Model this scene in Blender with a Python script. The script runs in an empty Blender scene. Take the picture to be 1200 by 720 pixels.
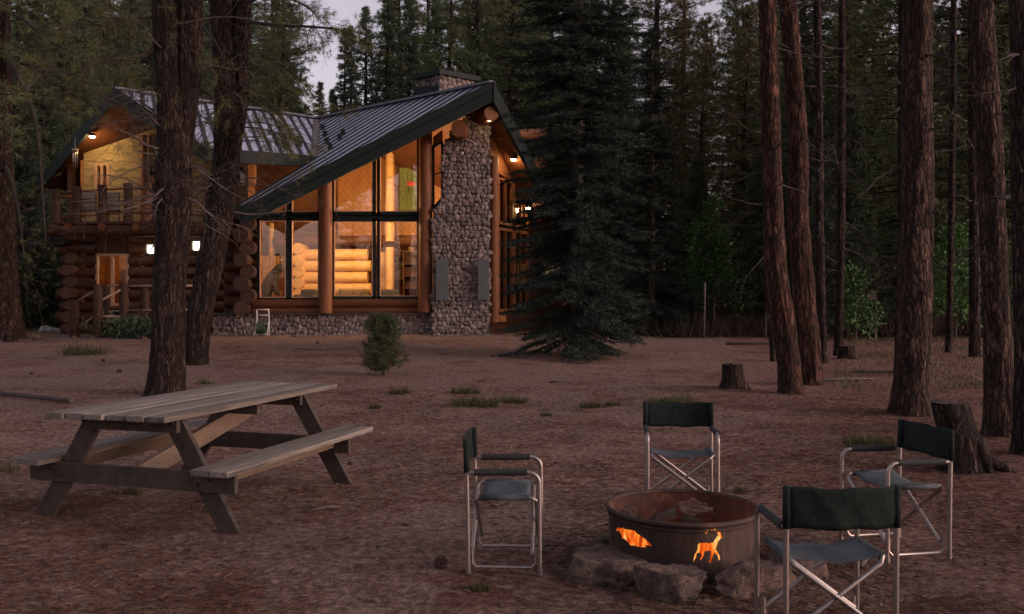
import bpy, bmesh, math, random
import numpy as np
from mathutils import Vector, Matrix, noise
from mathutils.geometry import tessellate_polygon
R = math.radians
PI = math.pi
random.seed(7)
RNG = np.random.default_rng(11)
scene = bpy.context.scene
COL = scene.collection

# ------------------------------------------------------------------ camera
F = 1050.0; HOR = 347.0; EYE = 1.6
cd = bpy.data.cameras.new('camera'); cam = bpy.data.objects.new('camera', cd); COL.objects.link(cam)
cam.location = (0, 0, EYE); cam.rotation_euler = (R(90), 0, 0)
cd.sensor_width = 36; cd.lens = F / 1200 * 36
cd.shift_y = -(360 - HOR) / 1200
cd.clip_start = .05; cd.clip_end = 3000
scene.camera = cam
# ------------------------------------------------------------------ world (dusk)
SUN_EL, SUN_AZ = 5.0, 108.0        # azimuth measured clockwise from +Y (camera forward)
w = bpy.data.worlds.new('World'); scene.world = w; w.use_nodes = True
nt = w.node_tree; nt.nodes.clear()
o_ = nt.nodes.new('ShaderNodeOutputWorld'); bg = nt.nodes.new('ShaderNodeBackground')
sk = nt.nodes.new('ShaderNodeTexSky'); sk.sky_type = 'NISHITA'; sk.sun_disc = False
sk.sun_elevation = R(SUN_EL); sk.sun_rotation = R(SUN_AZ)
sk.air_density = 1.0; sk.dust_density = 2.5; sk.ozone_density = 1.5
hsv = nt.nodes.new('ShaderNodeHueSaturation'); hsv.inputs['Saturation'].default_value = .45
tint = nt.nodes.new('ShaderNodeMix'); tint.data_type = 'RGBA'; tint.blend_type = 'MULTIPLY'
tint.inputs[0].default_value = 1; tint.inputs[7].default_value = (1.12, .90, .95, 1)
nt.links.new(sk.outputs[0], hsv.inputs['Color']); nt.links.new(hsv.outputs[0], tint.inputs[6])
nt.links.new(tint.outputs[2], bg.inputs[0]); nt.links.new(bg.outputs[0], o_.inputs[0])
bg.inputs[1].default_value = .15
sd = bpy.data.lights.new('sun', 'SUN'); sd.energy = .35; sd.angle = R(25); sd.color = (1.0, .86, .80)
sun = bpy.data.objects.new('sun', sd); COL.objects.link(sun)
_a = R(SUN_AZ); _e = R(28)
sun.rotation_euler = Vector((math.sin(_a) * math.cos(_e), math.cos(_a) * math.cos(_e), math.sin(_e))).to_track_quat('Z', 'Y').to_euler()
scene.view_settings.view_transform = 'Standard'; scene.view_settings.look = 'None'
scene.view_settings.exposure = 1.5; scene.view_settings.gamma = 1
scene.view_settings.use_curve_mapping = False
try:
    cy = scene.cycles
    cy.max_bounces = 6; cy.diffuse_bounces = 3; cy.glossy_bounces = 3; cy.transmission_bounces = 4
    cy.transparent_max_bounces = 8; cy.sample_clamp_indirect = 4; cy.caustics_reflective = False; cy.caustics_refractive = False
    cy.use_denoising = True; cy.use_adaptive_sampling = True; cy.adaptive_threshold = .02
except Exception:
    pass

# ------------------------------------------------------------------ helpers
def sstep(a, b, x):
    t = min(1, max(0, (x - a) / (b - a))); return t * t * (3 - 2 * t)
def gz(x, y):
    z = .30 * sstep(10, 30, y)
    z += .020 * math.sin(x * .9 + 1.3) * math.cos(y * .7) + .012 * math.sin(x * 2.3 + y * 1.7)
    z += .25 * sstep(28, 60, y) * (.5 + .5 * math.sin(x * .13 + .4))
    return z
def PT(u, v, d):
    return Vector(((u - 600) / F * d, d, EYE - (v - HOR) / F * d))
def X(u, d): return (u - 600) / F * d
def Z(v, d): return EYE - (v - HOR) / F * d

def world_loc(o):
    v = Vector((0, 0, 0))
    while o is not None:
        v += o.location; o = o.parent
    return v
def tag(o, label=None, cat=None, group=None, kind=None):
    if label: o['label'] = label
    if cat: o['category'] = cat
    if group: o['group'] = group
    if kind: o['kind'] = kind
    return o
def thing(name, label, cat, loc=(0, 0, 0), rz=0, group=None):
    o = bpy.data.objects.new(name, None); o.empty_display_size = .2
    COL.objects.link(o); o.location = loc; o.rotation_euler = (0, 0, rz)
    return tag(o, label, cat, group)
def link_mesh(name, me, mat, parent=None, loc=None):
    ob = bpy.data.objects.new(name, me); COL.objects.link(ob)
    if mat is not None:
        for m in (mat if isinstance(mat, (list, tuple)) else [mat]): me.materials.append(m)
    if parent is not None: ob.parent = parent
    if loc is not None: ob.location = loc
    return ob
def np_mesh(name, V, Fc, smooth=False):
    V = np.asarray(V, dtype=np.float32); Fc = np.asarray(Fc, dtype=np.int32)
    me = bpy.data.meshes.new(name); k = Fc.shape[1]
    me.vertices.add(len(V)); me.vertices.foreach_set('co', V.ravel())
    me.loops.add(Fc.size); me.loops.foreach_set('vertex_index', Fc.ravel())
    me.polygons.add(len(Fc)); me.polygons.foreach_set('loop_start', np.arange(0, Fc.size, k, dtype=np.int32))
    me.polygons.foreach_set('loop_total', np.full(len(Fc), k, dtype=np.int32))
    if smooth: me.polygons.foreach_set('use_smooth', np.ones(len(Fc), dtype=bool))
    me.update(calc_edges=True); me.validate()
    return me

class MB:
    def __init__(s): s.v = []; s.f = []; s.m = []
    def add(s, vs, fs, mi=0):
        b = len(s.v); s.v += [tuple(p) for p in vs]; s.f += [tuple(i + b for i in f) for f in fs]; s.m += [mi] * len(fs)
    def box(s, c, size, rot=None, mi=0, bev=0):
        hx, hy, hz = size[0] / 2, size[1] / 2, size[2] / 2
        vs = [Vector((x, y, z)) for x in (-hx, hx) for y in (-hy, hy) for z in (-hz, hz)]
        if rot is not None: vs = [rot @ p for p in vs]
        vs = [p + Vector(c) for p in vs]
        s.add(vs, [(0, 1, 3, 2), (4, 6, 7, 5), (0, 4, 5, 1), (2, 3, 7, 6), (0, 2, 6, 4), (1, 5, 7, 3)], mi)
    def bar(s, p, q, w, h, up=(0, 0, 1), mi=0):      # rectangular bar from p to q; h along up
        p = Vector(p); q = Vector(q); d = q - p; L = d.length; d.normalize()
        upv = Vector(up); sd = d.cross(upv)
        if sd.length < 1e-4: sd = d.cross(Vector((0, 1, 0)))
        sd.normalize(); u2 = sd.cross(d).normalized()
        rot = Matrix((d, sd, u2)).transposed()
        s.box((p + q) / 2, (L, w, h), rot, mi)
    def tube(s, pts, r, n=8, mi=0, cap=True, jit=0):
        pts = [Vector(p) for p in pts]; m = len(pts)
        rr = r if isinstance(r, (list, tuple)) else [r] * m
        b = len(s.v); prev = None
        for i, p in enumerate(pts):
            t = (pts[min(i + 1, m - 1)] - pts[max(i - 1, 0)])
            if t.length < 1e-9: t = Vector((0, 0, 1))
            t.normalize()
            if prev is None:
                a = Vector((0, 0, 1)) if abs(t.z) < .9 else Vector((1, 0, 0))
                x = t.cross(a).normalized()
            else:
                x = (prev - t * prev.dot(t))
                x = x.normalized() if x.length > 1e-6 else t.orthogonal().normalized()
            prev = x; y = t.cross(x)
            for k in range(n):
                a = 2 * PI * k / n; q = rr[i] * (1 + (random.uniform(-jit, jit) if jit else 0))
                s.v.append(tuple(p + x * math.cos(a) * q + y * math.sin(a) * q))
        for i in range(m - 1):
            for k in range(n):
                k2 = (k + 1) % n
                s.f.append((b + i * n + k, b + i * n + k2, b + (i + 1) * n + k2, b + (i + 1) * n + k)); s.m.append(mi)
        if cap and n > 2:
            s.f.append(tuple(b + k for k in range(n))[::-1]); s.m.append(mi)
            s.f.append(tuple(b + (m - 1) * n + k for k in range(n))); s.m.append(mi)
    def prism(s, poly, ext, mi=0):                  # polygon (3D, any planar) extruded by vector ext
        poly = [Vector(p) for p in poly]; n = len(poly); ext = Vector(ext)
        tris = tessellate_polygon([poly])
        b = len(s.v); s.v += [tuple(p) for p in poly] + [tuple(p + ext) for p in poly]
        for t in tris:
            s.f.append((b + t[0], b + t[1], b + t[2])); s.f.append((b + n + t[2], b + n + t[1], b + n + t[0])); s.m += [mi, mi]
        for i in range(n):
            j = (i + 1) % n; s.f.append((b + i, b + j, b + n + j, b + n + i)); s.m.append(mi)
    def ball(s, c, r, sub=2, amp=0, freq=2, seed=0, mi=0, rot=None):
        V_, F_ = ico(sub); c = Vector(c)
        rx, ry, rz = (r, r, r) if isinstance(r, (int, float)) else r
        out = []
        for p in V_:
            q = Vector(p)
            if amp: q = q * (1 + amp * noise.noise(q * freq + Vector((seed * 7.3, seed * 3.1, seed))))
            q = Vector((q.x * rx, q.y * ry, q.z * rz))
            if rot is not None: q = rot @ q
            out.append(c + q)
        s.add(out, F_, mi)
    def build(s, name, mat, parent=None, smooth=False, label=None, fix=True):
        off = world_loc(parent) if parent is not None else Vector((0, 0, 0))
        me = bpy.data.meshes.new(name)
        me.from_pydata([(p[0] - off.x, p[1] - off.y, p[2] - off.z) for p in s.v], [], s.f)
        if isinstance(mat, (list, tuple)): me.polygons.foreach_set('material_index', s.m)
        if fix:
            bm = bmesh.new(); bm.from_mesh(me); bmesh.ops.recalc_face_normals(bm, faces=bm.faces); bm.to_mesh(me); bm.free()
        if smooth == 'auto':
            me.polygons.foreach_set('use_smooth', [True] * len(me.polygons)); me.set_sharp_from_angle(angle=R(40))
        elif smooth: me.polygons.foreach_set('use_smooth', [True] * len(me.polygons))
        me.update()
        ob = link_mesh(name, me, mat, parent)
        if label: ob['label'] = label
        return ob
_ico = {}
def ico(sub):
    if sub not in _ico:
        bm = bmesh.new(); bmesh.ops.create_icosphere(bm, subdivisions=sub, radius=1)
        bm.verts.index_update()
        _ico[sub] = ([tuple(v.co) for v in bm.verts], [tuple(v.index for v in f.verts) for f in bm.faces]); bm.free()
    return _ico[sub]
def bevel(ob, w=.004, seg=2):
    m = ob.modifiers.new('bevel', 'BEVEL'); m.width = w; m.segments = seg; m.limit_method = 'ANGLE'; return ob

# ------------------------------------------------------------------ materials
def newmat(name):
    m = bpy.data.materials.new(name); m.use_nodes = True
    n = m.node_tree; b = n.nodes['Principled BSDF']; return m, n, b
def N(nt, t, **kw):
    n = nt.nodes.new(t)
    for k, v in kw.items(): setattr(n, k, v)
    return n
def L(nt, a, b): nt.links.new(a, b)
def ramp(nt, stops, fac=None, interp='LINEAR'):
    r = N(nt, 'ShaderNodeValToRGB'); r.color_ramp.interpolation = interp
    e = r.color_ramp.elements
    while len(e) < len(stops): e.new(.5)
    for i, (p, c) in enumerate(stops):
        e[i].position = p; e[i].color = (c[0], c[1], c[2], 1) if not isinstance(c, (int, float)) else (c, c, c, 1)
    if fac is not None: L(nt, fac, r.inputs[0])
    return r
def coords(nt, scale=(1, 1, 1), rot=(0, 0, 0)):
    t = N(nt, 'ShaderNodeTexCoord'); mp = N(nt, 'ShaderNodeMapping')
    mp.inputs['Scale'].default_value = scale; mp.inputs['Rotation'].default_value = rot
    L(nt, t.outputs['Object'], mp.inputs[0]); return mp.outputs[0]
def tnoise(nt, vec, scale, detail=6, rough=.6, dist=0):
    n = N(nt, 'ShaderNodeTexNoise'); n.inputs['Scale'].default_value = scale; n.inputs['Detail'].default_value = detail
    n.inputs['Roughness'].default_value = rough; n.inputs['Distortion'].default_value = dist
    L(nt, vec, n.inputs['Vector']); return n.outputs['Fac']
def mixc(nt, fac, a, b, blend='MIX'):
    m = N(nt, 'ShaderNodeMix', data_type='RGBA', blend_type=blend)
    for s_, v in ((m.inputs[0], fac), (m.inputs[6], a), (m.inputs[7], b)):
        if isinstance(v, (int, float)): s_.default_value = v
        elif isinstance(v, tuple): s_.default_value = (*v[:3], 1)
        else: L(nt, v, s_)
    return m.outputs[2]
def math_(nt, op, a, b=0.0):
    m = N(nt, 'ShaderNodeMath', operation=op)
    for i, v in enumerate((a, b)):
        if isinstance(v, (int, float)): m.inputs[i].default_value = v
        else: L(nt, v, m.inputs[i])
    return m.outputs[0]
def bump(nt, b, h, strength=.5, dist=.02):
    n = N(nt, 'ShaderNodeBump'); n.inputs['Strength'].default_value = strength; n.inputs['Distance'].default_value = dist
    L(nt, h, n.inputs['Height']); L(nt, n.outputs[0], b.inputs['Normal']); return n
def simple(name, c, rough=.6, metal=0, var=.25, scale=6, stretch=(1, 1, 1), bstr=.2, bd=.005, island=0, spec=None):
    m, nt, b = newmat(name)
    v = coords(nt, stretch); f = tnoise(nt, v, scale)
    lo = tuple(x * (1 - var) for x in c); hi = tuple(min(1, x * (1 + var)) for x in c)
    r = ramp(nt, [(.3, lo), (.7, hi)], f); out = r.outputs[0]
    if island:
        g = N(nt, 'ShaderNodeNewGeometry')
        rr = ramp(nt, [(0, 1 - island), (1, 1 + 0 * island)], g.outputs['Random Per Island'])
        out = mixc(nt, 1.0, out, rr.outputs[0], 'MULTIPLY')
    L(nt, out, b.inputs['Base Color']); b.inputs['Roughness'].default_value = rough; b.inputs['Metallic'].default_value = metal
    if spec is not None: b.inputs['Specular IOR Level'].default_value = spec
    if bstr: bump(nt, b, f, bstr, bd)
    return m
def foliage(name, c1, c2, c3=None, rough=.75, scale=.6):
    m, nt, b = newmat(name)
    g = N(nt, 'ShaderNodeNewGeometry'); oi = N(nt, 'ShaderNodeObjectInfo')
    f = tnoise(nt, coords(nt), scale, 3)
    a = math_(nt, 'ADD', math_(nt, 'MULTIPLY', f, .6), math_(nt, 'MULTIPLY', g.outputs['Random Per Island'], .4))
    st = [(.25, c1), (.65, c2)] + ([(.93, c3)] if c3 else [])
    r = ramp(nt, st, a)
    br = ramp(nt, [(0, .65), (1, 1.25)], oi.outputs['Random'])
    L(nt, mixc(nt, 1.0, r.outputs[0], br.outputs[0], 'MULTIPLY'), b.inputs['Base Color'])
    b.inputs['Roughness'].default_value = rough; b.inputs['Specular IOR Level'].default_value = .2
    return m
def bark(name, plate, crack, sc=9.0, stretch=.22, bstr=1.0, bd=.03):
    m, nt, b = newmat(name)
    v = coords(nt, (1, 1, stretch))
    f0 = tnoise(nt, v, 5, 5, .65)
    off = N(nt, 'ShaderNodeVectorMath', operation='MULTIPLY_ADD'); 
    nn = N(nt, 'ShaderNodeTexNoise'); nn.inputs['Scale'].default_value = 4; L(nt, v, nn.inputs['Vector'])
    L(nt, nn.outputs['Color'], off.inputs[0]); off.inputs[1].default_value = (.22, .22, .22); L(nt, v, off.inputs[2])
    vo = N(nt, 'ShaderNodeTexVoronoi', feature='DISTANCE_TO_EDGE'); vo.inputs['Scale'].default_value = sc
    L(nt, off.outputs[0], vo.inputs['Vector'])
    vc = N(nt, 'ShaderNodeTexVoronoi'); vc.inputs['Scale'].default_value = sc; L(nt, off.outputs[0], vc.inputs['Vector'])
    nb2 = tnoise(nt, coords(nt, (1, 1, .35)), 14, 6, .7)
    e = ramp(nt, [(.03, 0), (.10, .7), (.22, 1)], math_(nt, 'ADD', vo.outputs['Distance'], math_(nt, 'MULTIPLY', math_(nt, 'SUBTRACT', nb2, .5), .36)))
    fine = tnoise(nt, coords(nt, (1, 1, .6)), 45, 5, .7)
    pl = ramp(nt, [(.25, tuple(x * .55 for x in plate)), (.55, plate), (.8, tuple(x * 1.45 for x in plate))], f0)
    sepc = N(nt, 'ShaderNodeSeparateColor'); L(nt, vc.outputs['Color'], sepc.inputs[0])
    vr = ramp(nt, [(0, .55), (1, 1.5)], sepc.outputs[0])
    c = mixc(nt, 1.0, pl.outputs[0], vr.outputs[0], 'MULTIPLY')
    fr = ramp(nt, [(.32, .45), (.68, 1.35)], fine)
    c = mixc(nt, 1.0, c, fr.outputs[0], 'MULTIPLY')
    rn = tnoise(nt, coords(nt, (1, 1, stretch * .55)), sc * .9, 5, .55, .6)
    rg_ = ramp(nt, [(0, 0), (.055, .7), (.12, 1)], math_(nt, 'ABSOLUTE', math_(nt, 'SUBTRACT', rn, .5)))
    ee = math_(nt, 'MULTIPLY', rg_.outputs[0], math_(nt, 'ADD', math_(nt, 'MULTIPLY', e.outputs[0], .85), .15))
    c = mixc(nt, ee, crack, c)
    L(nt, c, b.inputs['Base Color']); b.inputs['Roughness'].default_value = .9; b.inputs['Specular IOR Level'].default_value = .15
    h = math_(nt, 'ADD', math_(nt, 'MULTIPLY', ee, .75), math_(nt, 'MULTIPLY', fine, .3))
    bump(nt, b, h, bstr, bd); return m
def emis(name, c, s):
    m = bpy.data.materials.new(name); m.use_nodes = True; nt = m.node_tree; nt.nodes.clear()
    o = N(nt, 'ShaderNodeOutputMaterial'); e = N(nt, 'ShaderNodeEmission'); e.inputs[0].default_value = (*c, 1); e.inputs[1].default_value = s
    L(nt, e.outputs[0], o.inputs[0]); return m
def wood(name, c, grain=(1, 1, 1), rough=.75, var=.35, island=.35, knots=True, bstr=.4):
    m, nt, b = newmat(name)
    g = N(nt, 'ShaderNodeNewGeometry')
    v = coords(nt, grain)
    sh = N(nt, 'ShaderNodeVectorMath', operation='ADD'); cmb = N(nt, 'ShaderNodeCombineXYZ')
    L(nt, math_(nt, 'MULTIPLY', g.outputs['Random Per Island'], 37.0), cmb.inputs[0]); L(nt, math_(nt, 'MULTIPLY', g.outputs['Random Per Island'], 17.0), cmb.inputs[1])
    L(nt, v, sh.inputs[0]); L(nt, cmb.outputs[0], sh.inputs[1])
    f1 = tnoise(nt, sh.outputs[0], 3, 8, .7, .4); f2 = tnoise(nt, sh.outputs[0], 14, 5, .7)
    f = math_(nt, 'ADD', math_(nt, 'MULTIPLY', f1, .6), math_(nt, 'MULTIPLY', f2, .4))
    lo = tuple(x * (1 - 1.6 * var) for x in c); hi = tuple(x * (1 + var) for x in c)
    r = ramp(nt, [(.32, lo), (.5, c), (.68, hi)], f)
    ir = ramp(nt, [(0, 1 - island), (1, 1)], g.outputs['Random Per Island'])
    L(nt, mixc(nt, 1.0, r.outputs[0], ir.outputs[0], 'MULTIPLY'), b.inputs['Base Color'])
    b.inputs['Roughness'].default_value = rough; b.inputs['Specular IOR Level'].default_value = .25
    bump(nt, b, f, bstr, .006); return m

M = {}
M['bark'] = bark('pine_bark', (.108, .066, .052), (.014, .009, .008), 15, .32)
M['bark_dark'] = bark('dark_bark', (.072, .049, .041), (.010, .007, .006), 17, .30)
M['bark_red'] = bark('red_bark', (.118, .056, .040), (.014, .009, .007), 15, .26)
M['spruce_bark'] = simple('spruce_bark', (.055, .045, .04), .9, var=.5, scale=22, stretch=(1, 1, .5), bstr=.8, bd=.02)
M['twig'] = simple('dead_twig', (.10, .078, .068), .9, var=.4, scale=10)
M['twig_dark'] = simple('dark_twig', (.040, .030, .026), .9, var=.4, scale=10)
M['pine'] = foliage('pine_needles', (.07, .08, .03), (.145, .155, .058), (.21, .19, .075))
M['pine_far'] = foliage('far_pine_needles', (.058, .078, .038), (.125, .15, .068), (.19, .185, .09), scale=.35)
M['fir'] = foliage('fir_needles', (.050, .074, .045), (.105, .135, .075), (.16, .18, .10), scale=.4)
M['pine_brown'] = foliage('browning_needles', (.085, .075, .032), (.15, .125, .058), (.20, .14, .065), scale=.5)
M['spruce'] = foliage('blue_spruce_needles', (.014, .024, .019), (.034, .052, .042), (.070, .098, .086), scale=1.5)
M['spruce_dark'] = foliage('dark_spruce_needles', (.015, .024, .020), (.032, .048, .038), (.05, .07, .055), scale=1.0)
M['aspen'] = foliage('young_green_leaves', (.04, .09, .028), (.085, .17, .05), (.12, .22, .07), scale=1.0)
M['grass'] = foliage('dry_green_grass', (.055, .058, .02), (.095, .09, .038), (.16, .13, .065), scale=2)
M['brush'] = foliage('dry_brush', (.05, .032, .02), (.085, .055, .035), (.12, .085, .05), scale=2)
M['green'] = simple('dark_green_trim', (.010, .017, .017), .6, var=.15, scale=3, bstr=.05)
M['green'].node_tree.nodes['Principled BSDF'].inputs['Specular IOR Level'].default_value = .2
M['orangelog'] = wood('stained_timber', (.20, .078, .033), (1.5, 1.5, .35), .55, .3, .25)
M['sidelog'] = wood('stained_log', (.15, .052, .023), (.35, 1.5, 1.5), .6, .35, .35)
M['darklog'] = wood('shaded_stained_log', (.075, .029, .016), (.35, 1.5, 1.5), .6, .35, .35)  # same log stain with the wing's shade put into its colour
M['inlog'] = wood('pale_inside_log', (.74, .42, .17), (.3, 1.2, 1.2), .5, .22, .15)
M['logend'] = wood('sawn_log_end', (.088, .044, .029), (2, .5, 2), .7, .3, .4)
M['soffit'] = wood('soffit_board', (.115, .036, .015), (1, .4, 1), .6, .3, .3)
M['inplank'] = wood('inside_plank', (.38, .155, .050), (2.2, 1, .3), .5, .22, .25)
M['grey_wood'] = wood('weathered_grey_wood', (.225, .188, .162), (.3, 7, 7), .92, .58, .5, bstr=1.0)
M['grey_wood_end'] = wood('weathered_dark_wood', (.075, .057, .050), (.6, 3, 3), .9, .4, .25, bstr=.8)
M['tan_wood'] = wood('tan_brace_wood', (.17, .12, .085), (.4, 2.2, 2.2), .8, .35, .2)
M['alu'] = simple('aluminium_tube', (.31, .265, .245), .42, .85, var=.12, scale=18, bstr=.05)
M['canvas'] = simple('green_canvas', (.011, .017, .015), .85, var=.45, scale=7, bstr=.8, bd=.02, spec=.15)
M['seatcanvas'] = simple('faded_blue_grey_canvas', (.066, .076, .084), .85, var=.35, scale=6, bstr=.8, bd=.02, spec=.2)
M['foam'] = simple('black_foam', (.018, .020, .018), .85, var=.3, scale=40, bstr=.4)
M['black'] = simple('black_iron', (.015, .015, .015), .5, .3, var=.3)
M['white'] = simple('white_painted_metal', (.55, .52, .50), .5, var=.1)
M['greyvent'] = simple('grey_vent_panel', (.085, .095, .098), .6, var=.12, scale=3)
M['cream'] = simple('cream_canvas', (.45, .36, .27), .9, var=.15)

_m = M['inplank']; _nt = _m.node_tree; _b = _nt.nodes['Principled BSDF']; _src = _b.inputs['Base Color'].links[0].from_socket
_sp = N(_nt, 'ShaderNodeSeparateXYZ'); L(_nt, coords(_nt), _sp.inputs[0])
_fr = math_(_nt, 'FRACT', math_(_nt, 'MULTIPLY', math_(_nt, 'ADD', _sp.outputs[0], math_(_nt, 'MULTIPLY', _sp.outputs[2], .8)), 4.2))
_ln = ramp(_nt, [(0, .18), (.10, 1)], _fr); L(_nt, mixc(_nt, 1.0, _src, _ln.outputs[0], 'MULTIPLY'), _b.inputs['Base Color'])
M['railpost'] = wood('dark_log_post', (.062, .030, .019), (1.5, 1.5, .35), .7, .4, .3)
# stone veneer: colour per cobble
m, nt, b = newmat('cobble_stone'); M['stone'] = m
g = N(nt, 'ShaderNodeNewGeometry'); f = tnoise(nt, coords(nt), 14, 6, .7)
r = ramp(nt, [(0, (.085, .065, .064)), (.22, (.20, .148, .138)), (.4, (.13, .105, .105)), (.6, (.25, .19, .175)), (.78, (.16, .122, .115)), (1, (.32, .26, .245))], g.outputs['Random Per Island'])
fr = ramp(nt, [(.3, .65), (.7, 1.2)], f); L(nt, mixc(nt, 1.0, r.outputs[0], fr.outputs[0], 'MULTIPLY'), b.inputs['Base Color'])
b.inputs['Roughness'].default_value = .8; bump(nt, b, f, .4, .01)
M['mortar'] = simple('mortar', (.06, .048, .045), .95, var=.3, scale=12)
# lava rock
m, nt, b = newmat('lava_rock'); M['rock'] = m
v = coords(nt); f = tnoise(nt, v, 9, 8, .75)
vo = N(nt, 'ShaderNodeTexVoronoi'); vo.inputs['Scale'].default_value = 55; L(nt, v, vo.inputs['Vector'])
pit = ramp(nt, [(.12, 0), (.35, 1)], vo.outputs['Distance'])
r = ramp(nt, [(.34, (.034, .021, .017)), (.5, (.098, .062, .048)), (.66, (.24, .155, .118))], f)
L(nt, mixc(nt, 1.0, r.outputs[0], ramp(nt, [(0, .45), (1, 1)], pit.outputs[0]).outputs[0], 'MULTIPLY'), b.inputs['Base Color'])
b.inputs['Roughness'].default_value = .95
bump(nt, b, math_(nt, 'ADD', math_(nt, 'MULTIPLY', f, 1.2), math_(nt, 'MULTIPLY', pit.outputs[0], .3)), .9, .03)
# rusty steel
m, nt, b = newmat('rusty_steel'); M['rust'] = m
f = tnoise(nt, coords(nt, (1, 1, .5)), 6, 8, .7); f2 = tnoise(nt, coords(nt, (8, 8, .8)), 5, 4, .6)
a = math_(nt, 'ADD', math_(nt, 'MULTIPLY', f, .6), math_(nt, 'MULTIPLY', f2, .4))
r = ramp(nt, [(.32, (.013, .008, .006)), (.52, (.042, .023, .016)), (.68, (.115, .062, .042))], a)
L(nt, r.outputs[0], b.inputs['Base Color']); b.inputs['Roughness'].default_value = .75; b.inputs['Metallic'].default_value = .2; bump(nt, b, f, .2, .004)
m, nt, b = newmat('rusty_steel_inside'); M['rust_in'] = m
f = tnoise(nt, coords(nt), 5, 8, .7)
r = ramp(nt, [(.34, (.014, .008, .006)), (.52, (.048, .020, .014)), (.66, (.12, .058, .040))], f)
L(nt, r.outputs[0], b.inputs['Base Color']); b.inputs['Roughness'].default_value = .9; bump(nt, b, f, .2, .004)
# roof metal
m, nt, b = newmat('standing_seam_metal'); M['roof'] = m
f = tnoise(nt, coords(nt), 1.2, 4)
r = ramp(nt, [(.3, (.46, .47, .58)), (.7, (.54, .55, .67))], f); L(nt, r.outputs[0], b.inputs['Base Color'])  # pale lavender puts the pans' sky reflection into the base colour
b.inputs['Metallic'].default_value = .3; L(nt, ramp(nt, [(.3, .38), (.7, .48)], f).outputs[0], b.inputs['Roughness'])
M['seam'] = simple('shade_dark_rib_metal', (.018, .02, .026), .7, .0, var=.1)  # roof metal again, near black to paint in the ribs' dark sides
# glass: thin pane, partly reflecting
def glass(name, refl):
    m = bpy.data.materials.new(name); m.use_nodes = True; nt = m.node_tree; nt.nodes.clear()
    o = N(nt, 'ShaderNodeOutputMaterial'); t = N(nt, 'ShaderNodeBsdfTransparent'); g = N(nt, 'ShaderNodeBsdfGlossy')
    g.inputs['Roughness'].default_value = .008; g.inputs['Color'].default_value = (1, .80, .76, 1)
    t.inputs[0].default_value = (.93, .92, .88, 1)
    nz = N(nt, 'ShaderNodeTexNoise'); nz.inputs['Scale'].default_value = .9
    L(nt, coords(nt), nz.inputs['Vector']); bp = N(nt, 'ShaderNodeBump'); bp.inputs['Strength'].default_value = .03; bp.inputs['Distance'].default_value = .05
    L(nt, nz.outputs['Fac'], bp.inputs['Height']); L(nt, bp.outputs[0], g.inputs['Normal'])
    mx = N(nt, 'ShaderNodeMixShader'); mx.inputs[0].default_value = refl
    L(nt, t.outputs[0], mx.inputs[1]); L(nt, g.outputs[0], mx.inputs[2]); L(nt, mx.outputs[0], o.inputs[0]); return m
M['glass'] = glass('coated_window_glass', .27)
M['glass_in'] = glass('lit_window_glass', .12)
# ground
m, nt, b = newmat('forest_floor'); M['ground'] = m
v = coords(nt)
big = tnoise(nt, v, .22, 4, .55); mid = tnoise(nt, v, 1.1, 6, .65, .3); fine = tnoise(nt, v, 16, 9, .85, .4); vf = tnoise(nt, coords(nt, (1, 1, 1)), 75, 4, .8)
a = math_(nt, 'ADD', math_(nt, 'MULTIPLY', big, .45), math_(nt, 'MULTIPLY', mid, .55))
dirt = ramp(nt, [(.38, (.075, .045, .036)), (.5, (.230, .152, .124)), (.62, (.46, .33, .275))], fine)
needle = ramp(nt, [(.38, (.032, .012, .009)), (.5, (.130, .056, .042)), (.62, (.29, .145, .11))], fine)
a = math_(nt, 'ADD', a, math_(nt, 'MULTIPLY', math_(nt, 'SUBTRACT', tnoise(nt, v, 5, 6, .7), .5), .35))
mk = ramp(nt, [(.40, 1), (.52, 0)], a)
mk2 = ramp(nt, [(.40, 0), (.62, 1)], vf)
fac = math_(nt, 'MULTIPLY', mk.outputs[0], .9)
fac = math_(nt, 'MAXIMUM', fac, math_(nt, 'MULTIPLY', mk2.outputs[0], .45))
c = mixc(nt, fac, dirt.outputs[0], needle.outputs[0])
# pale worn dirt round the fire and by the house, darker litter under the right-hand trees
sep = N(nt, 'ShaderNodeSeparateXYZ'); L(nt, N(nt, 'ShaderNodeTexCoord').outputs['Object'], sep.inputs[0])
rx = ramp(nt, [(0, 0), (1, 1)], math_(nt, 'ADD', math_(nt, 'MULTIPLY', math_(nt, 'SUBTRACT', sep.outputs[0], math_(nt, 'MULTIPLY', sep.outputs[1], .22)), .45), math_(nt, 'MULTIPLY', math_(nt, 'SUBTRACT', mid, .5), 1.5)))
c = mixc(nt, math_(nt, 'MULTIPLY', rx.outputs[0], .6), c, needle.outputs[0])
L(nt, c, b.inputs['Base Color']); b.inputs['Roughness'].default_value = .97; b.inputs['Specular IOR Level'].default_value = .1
h = math_(nt, 'ADD', math_(nt, 'MULTIPLY', fine, .6), math_(nt, 'ADD', math_(nt, 'MULTIPLY', vf, .25), math_(nt, 'MULTIPLY', mid, .8)))
bump(nt, b, h, 1.0, .06)
M['litter'] = foliage('fallen_needles', (.035, .015, .010), (.14, .062, .038), (.34, .23, .16), scale=3)
M['cone'] = simple('pine_cone', (.055, .030, .022), .9, var=.4, scale=30)

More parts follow.
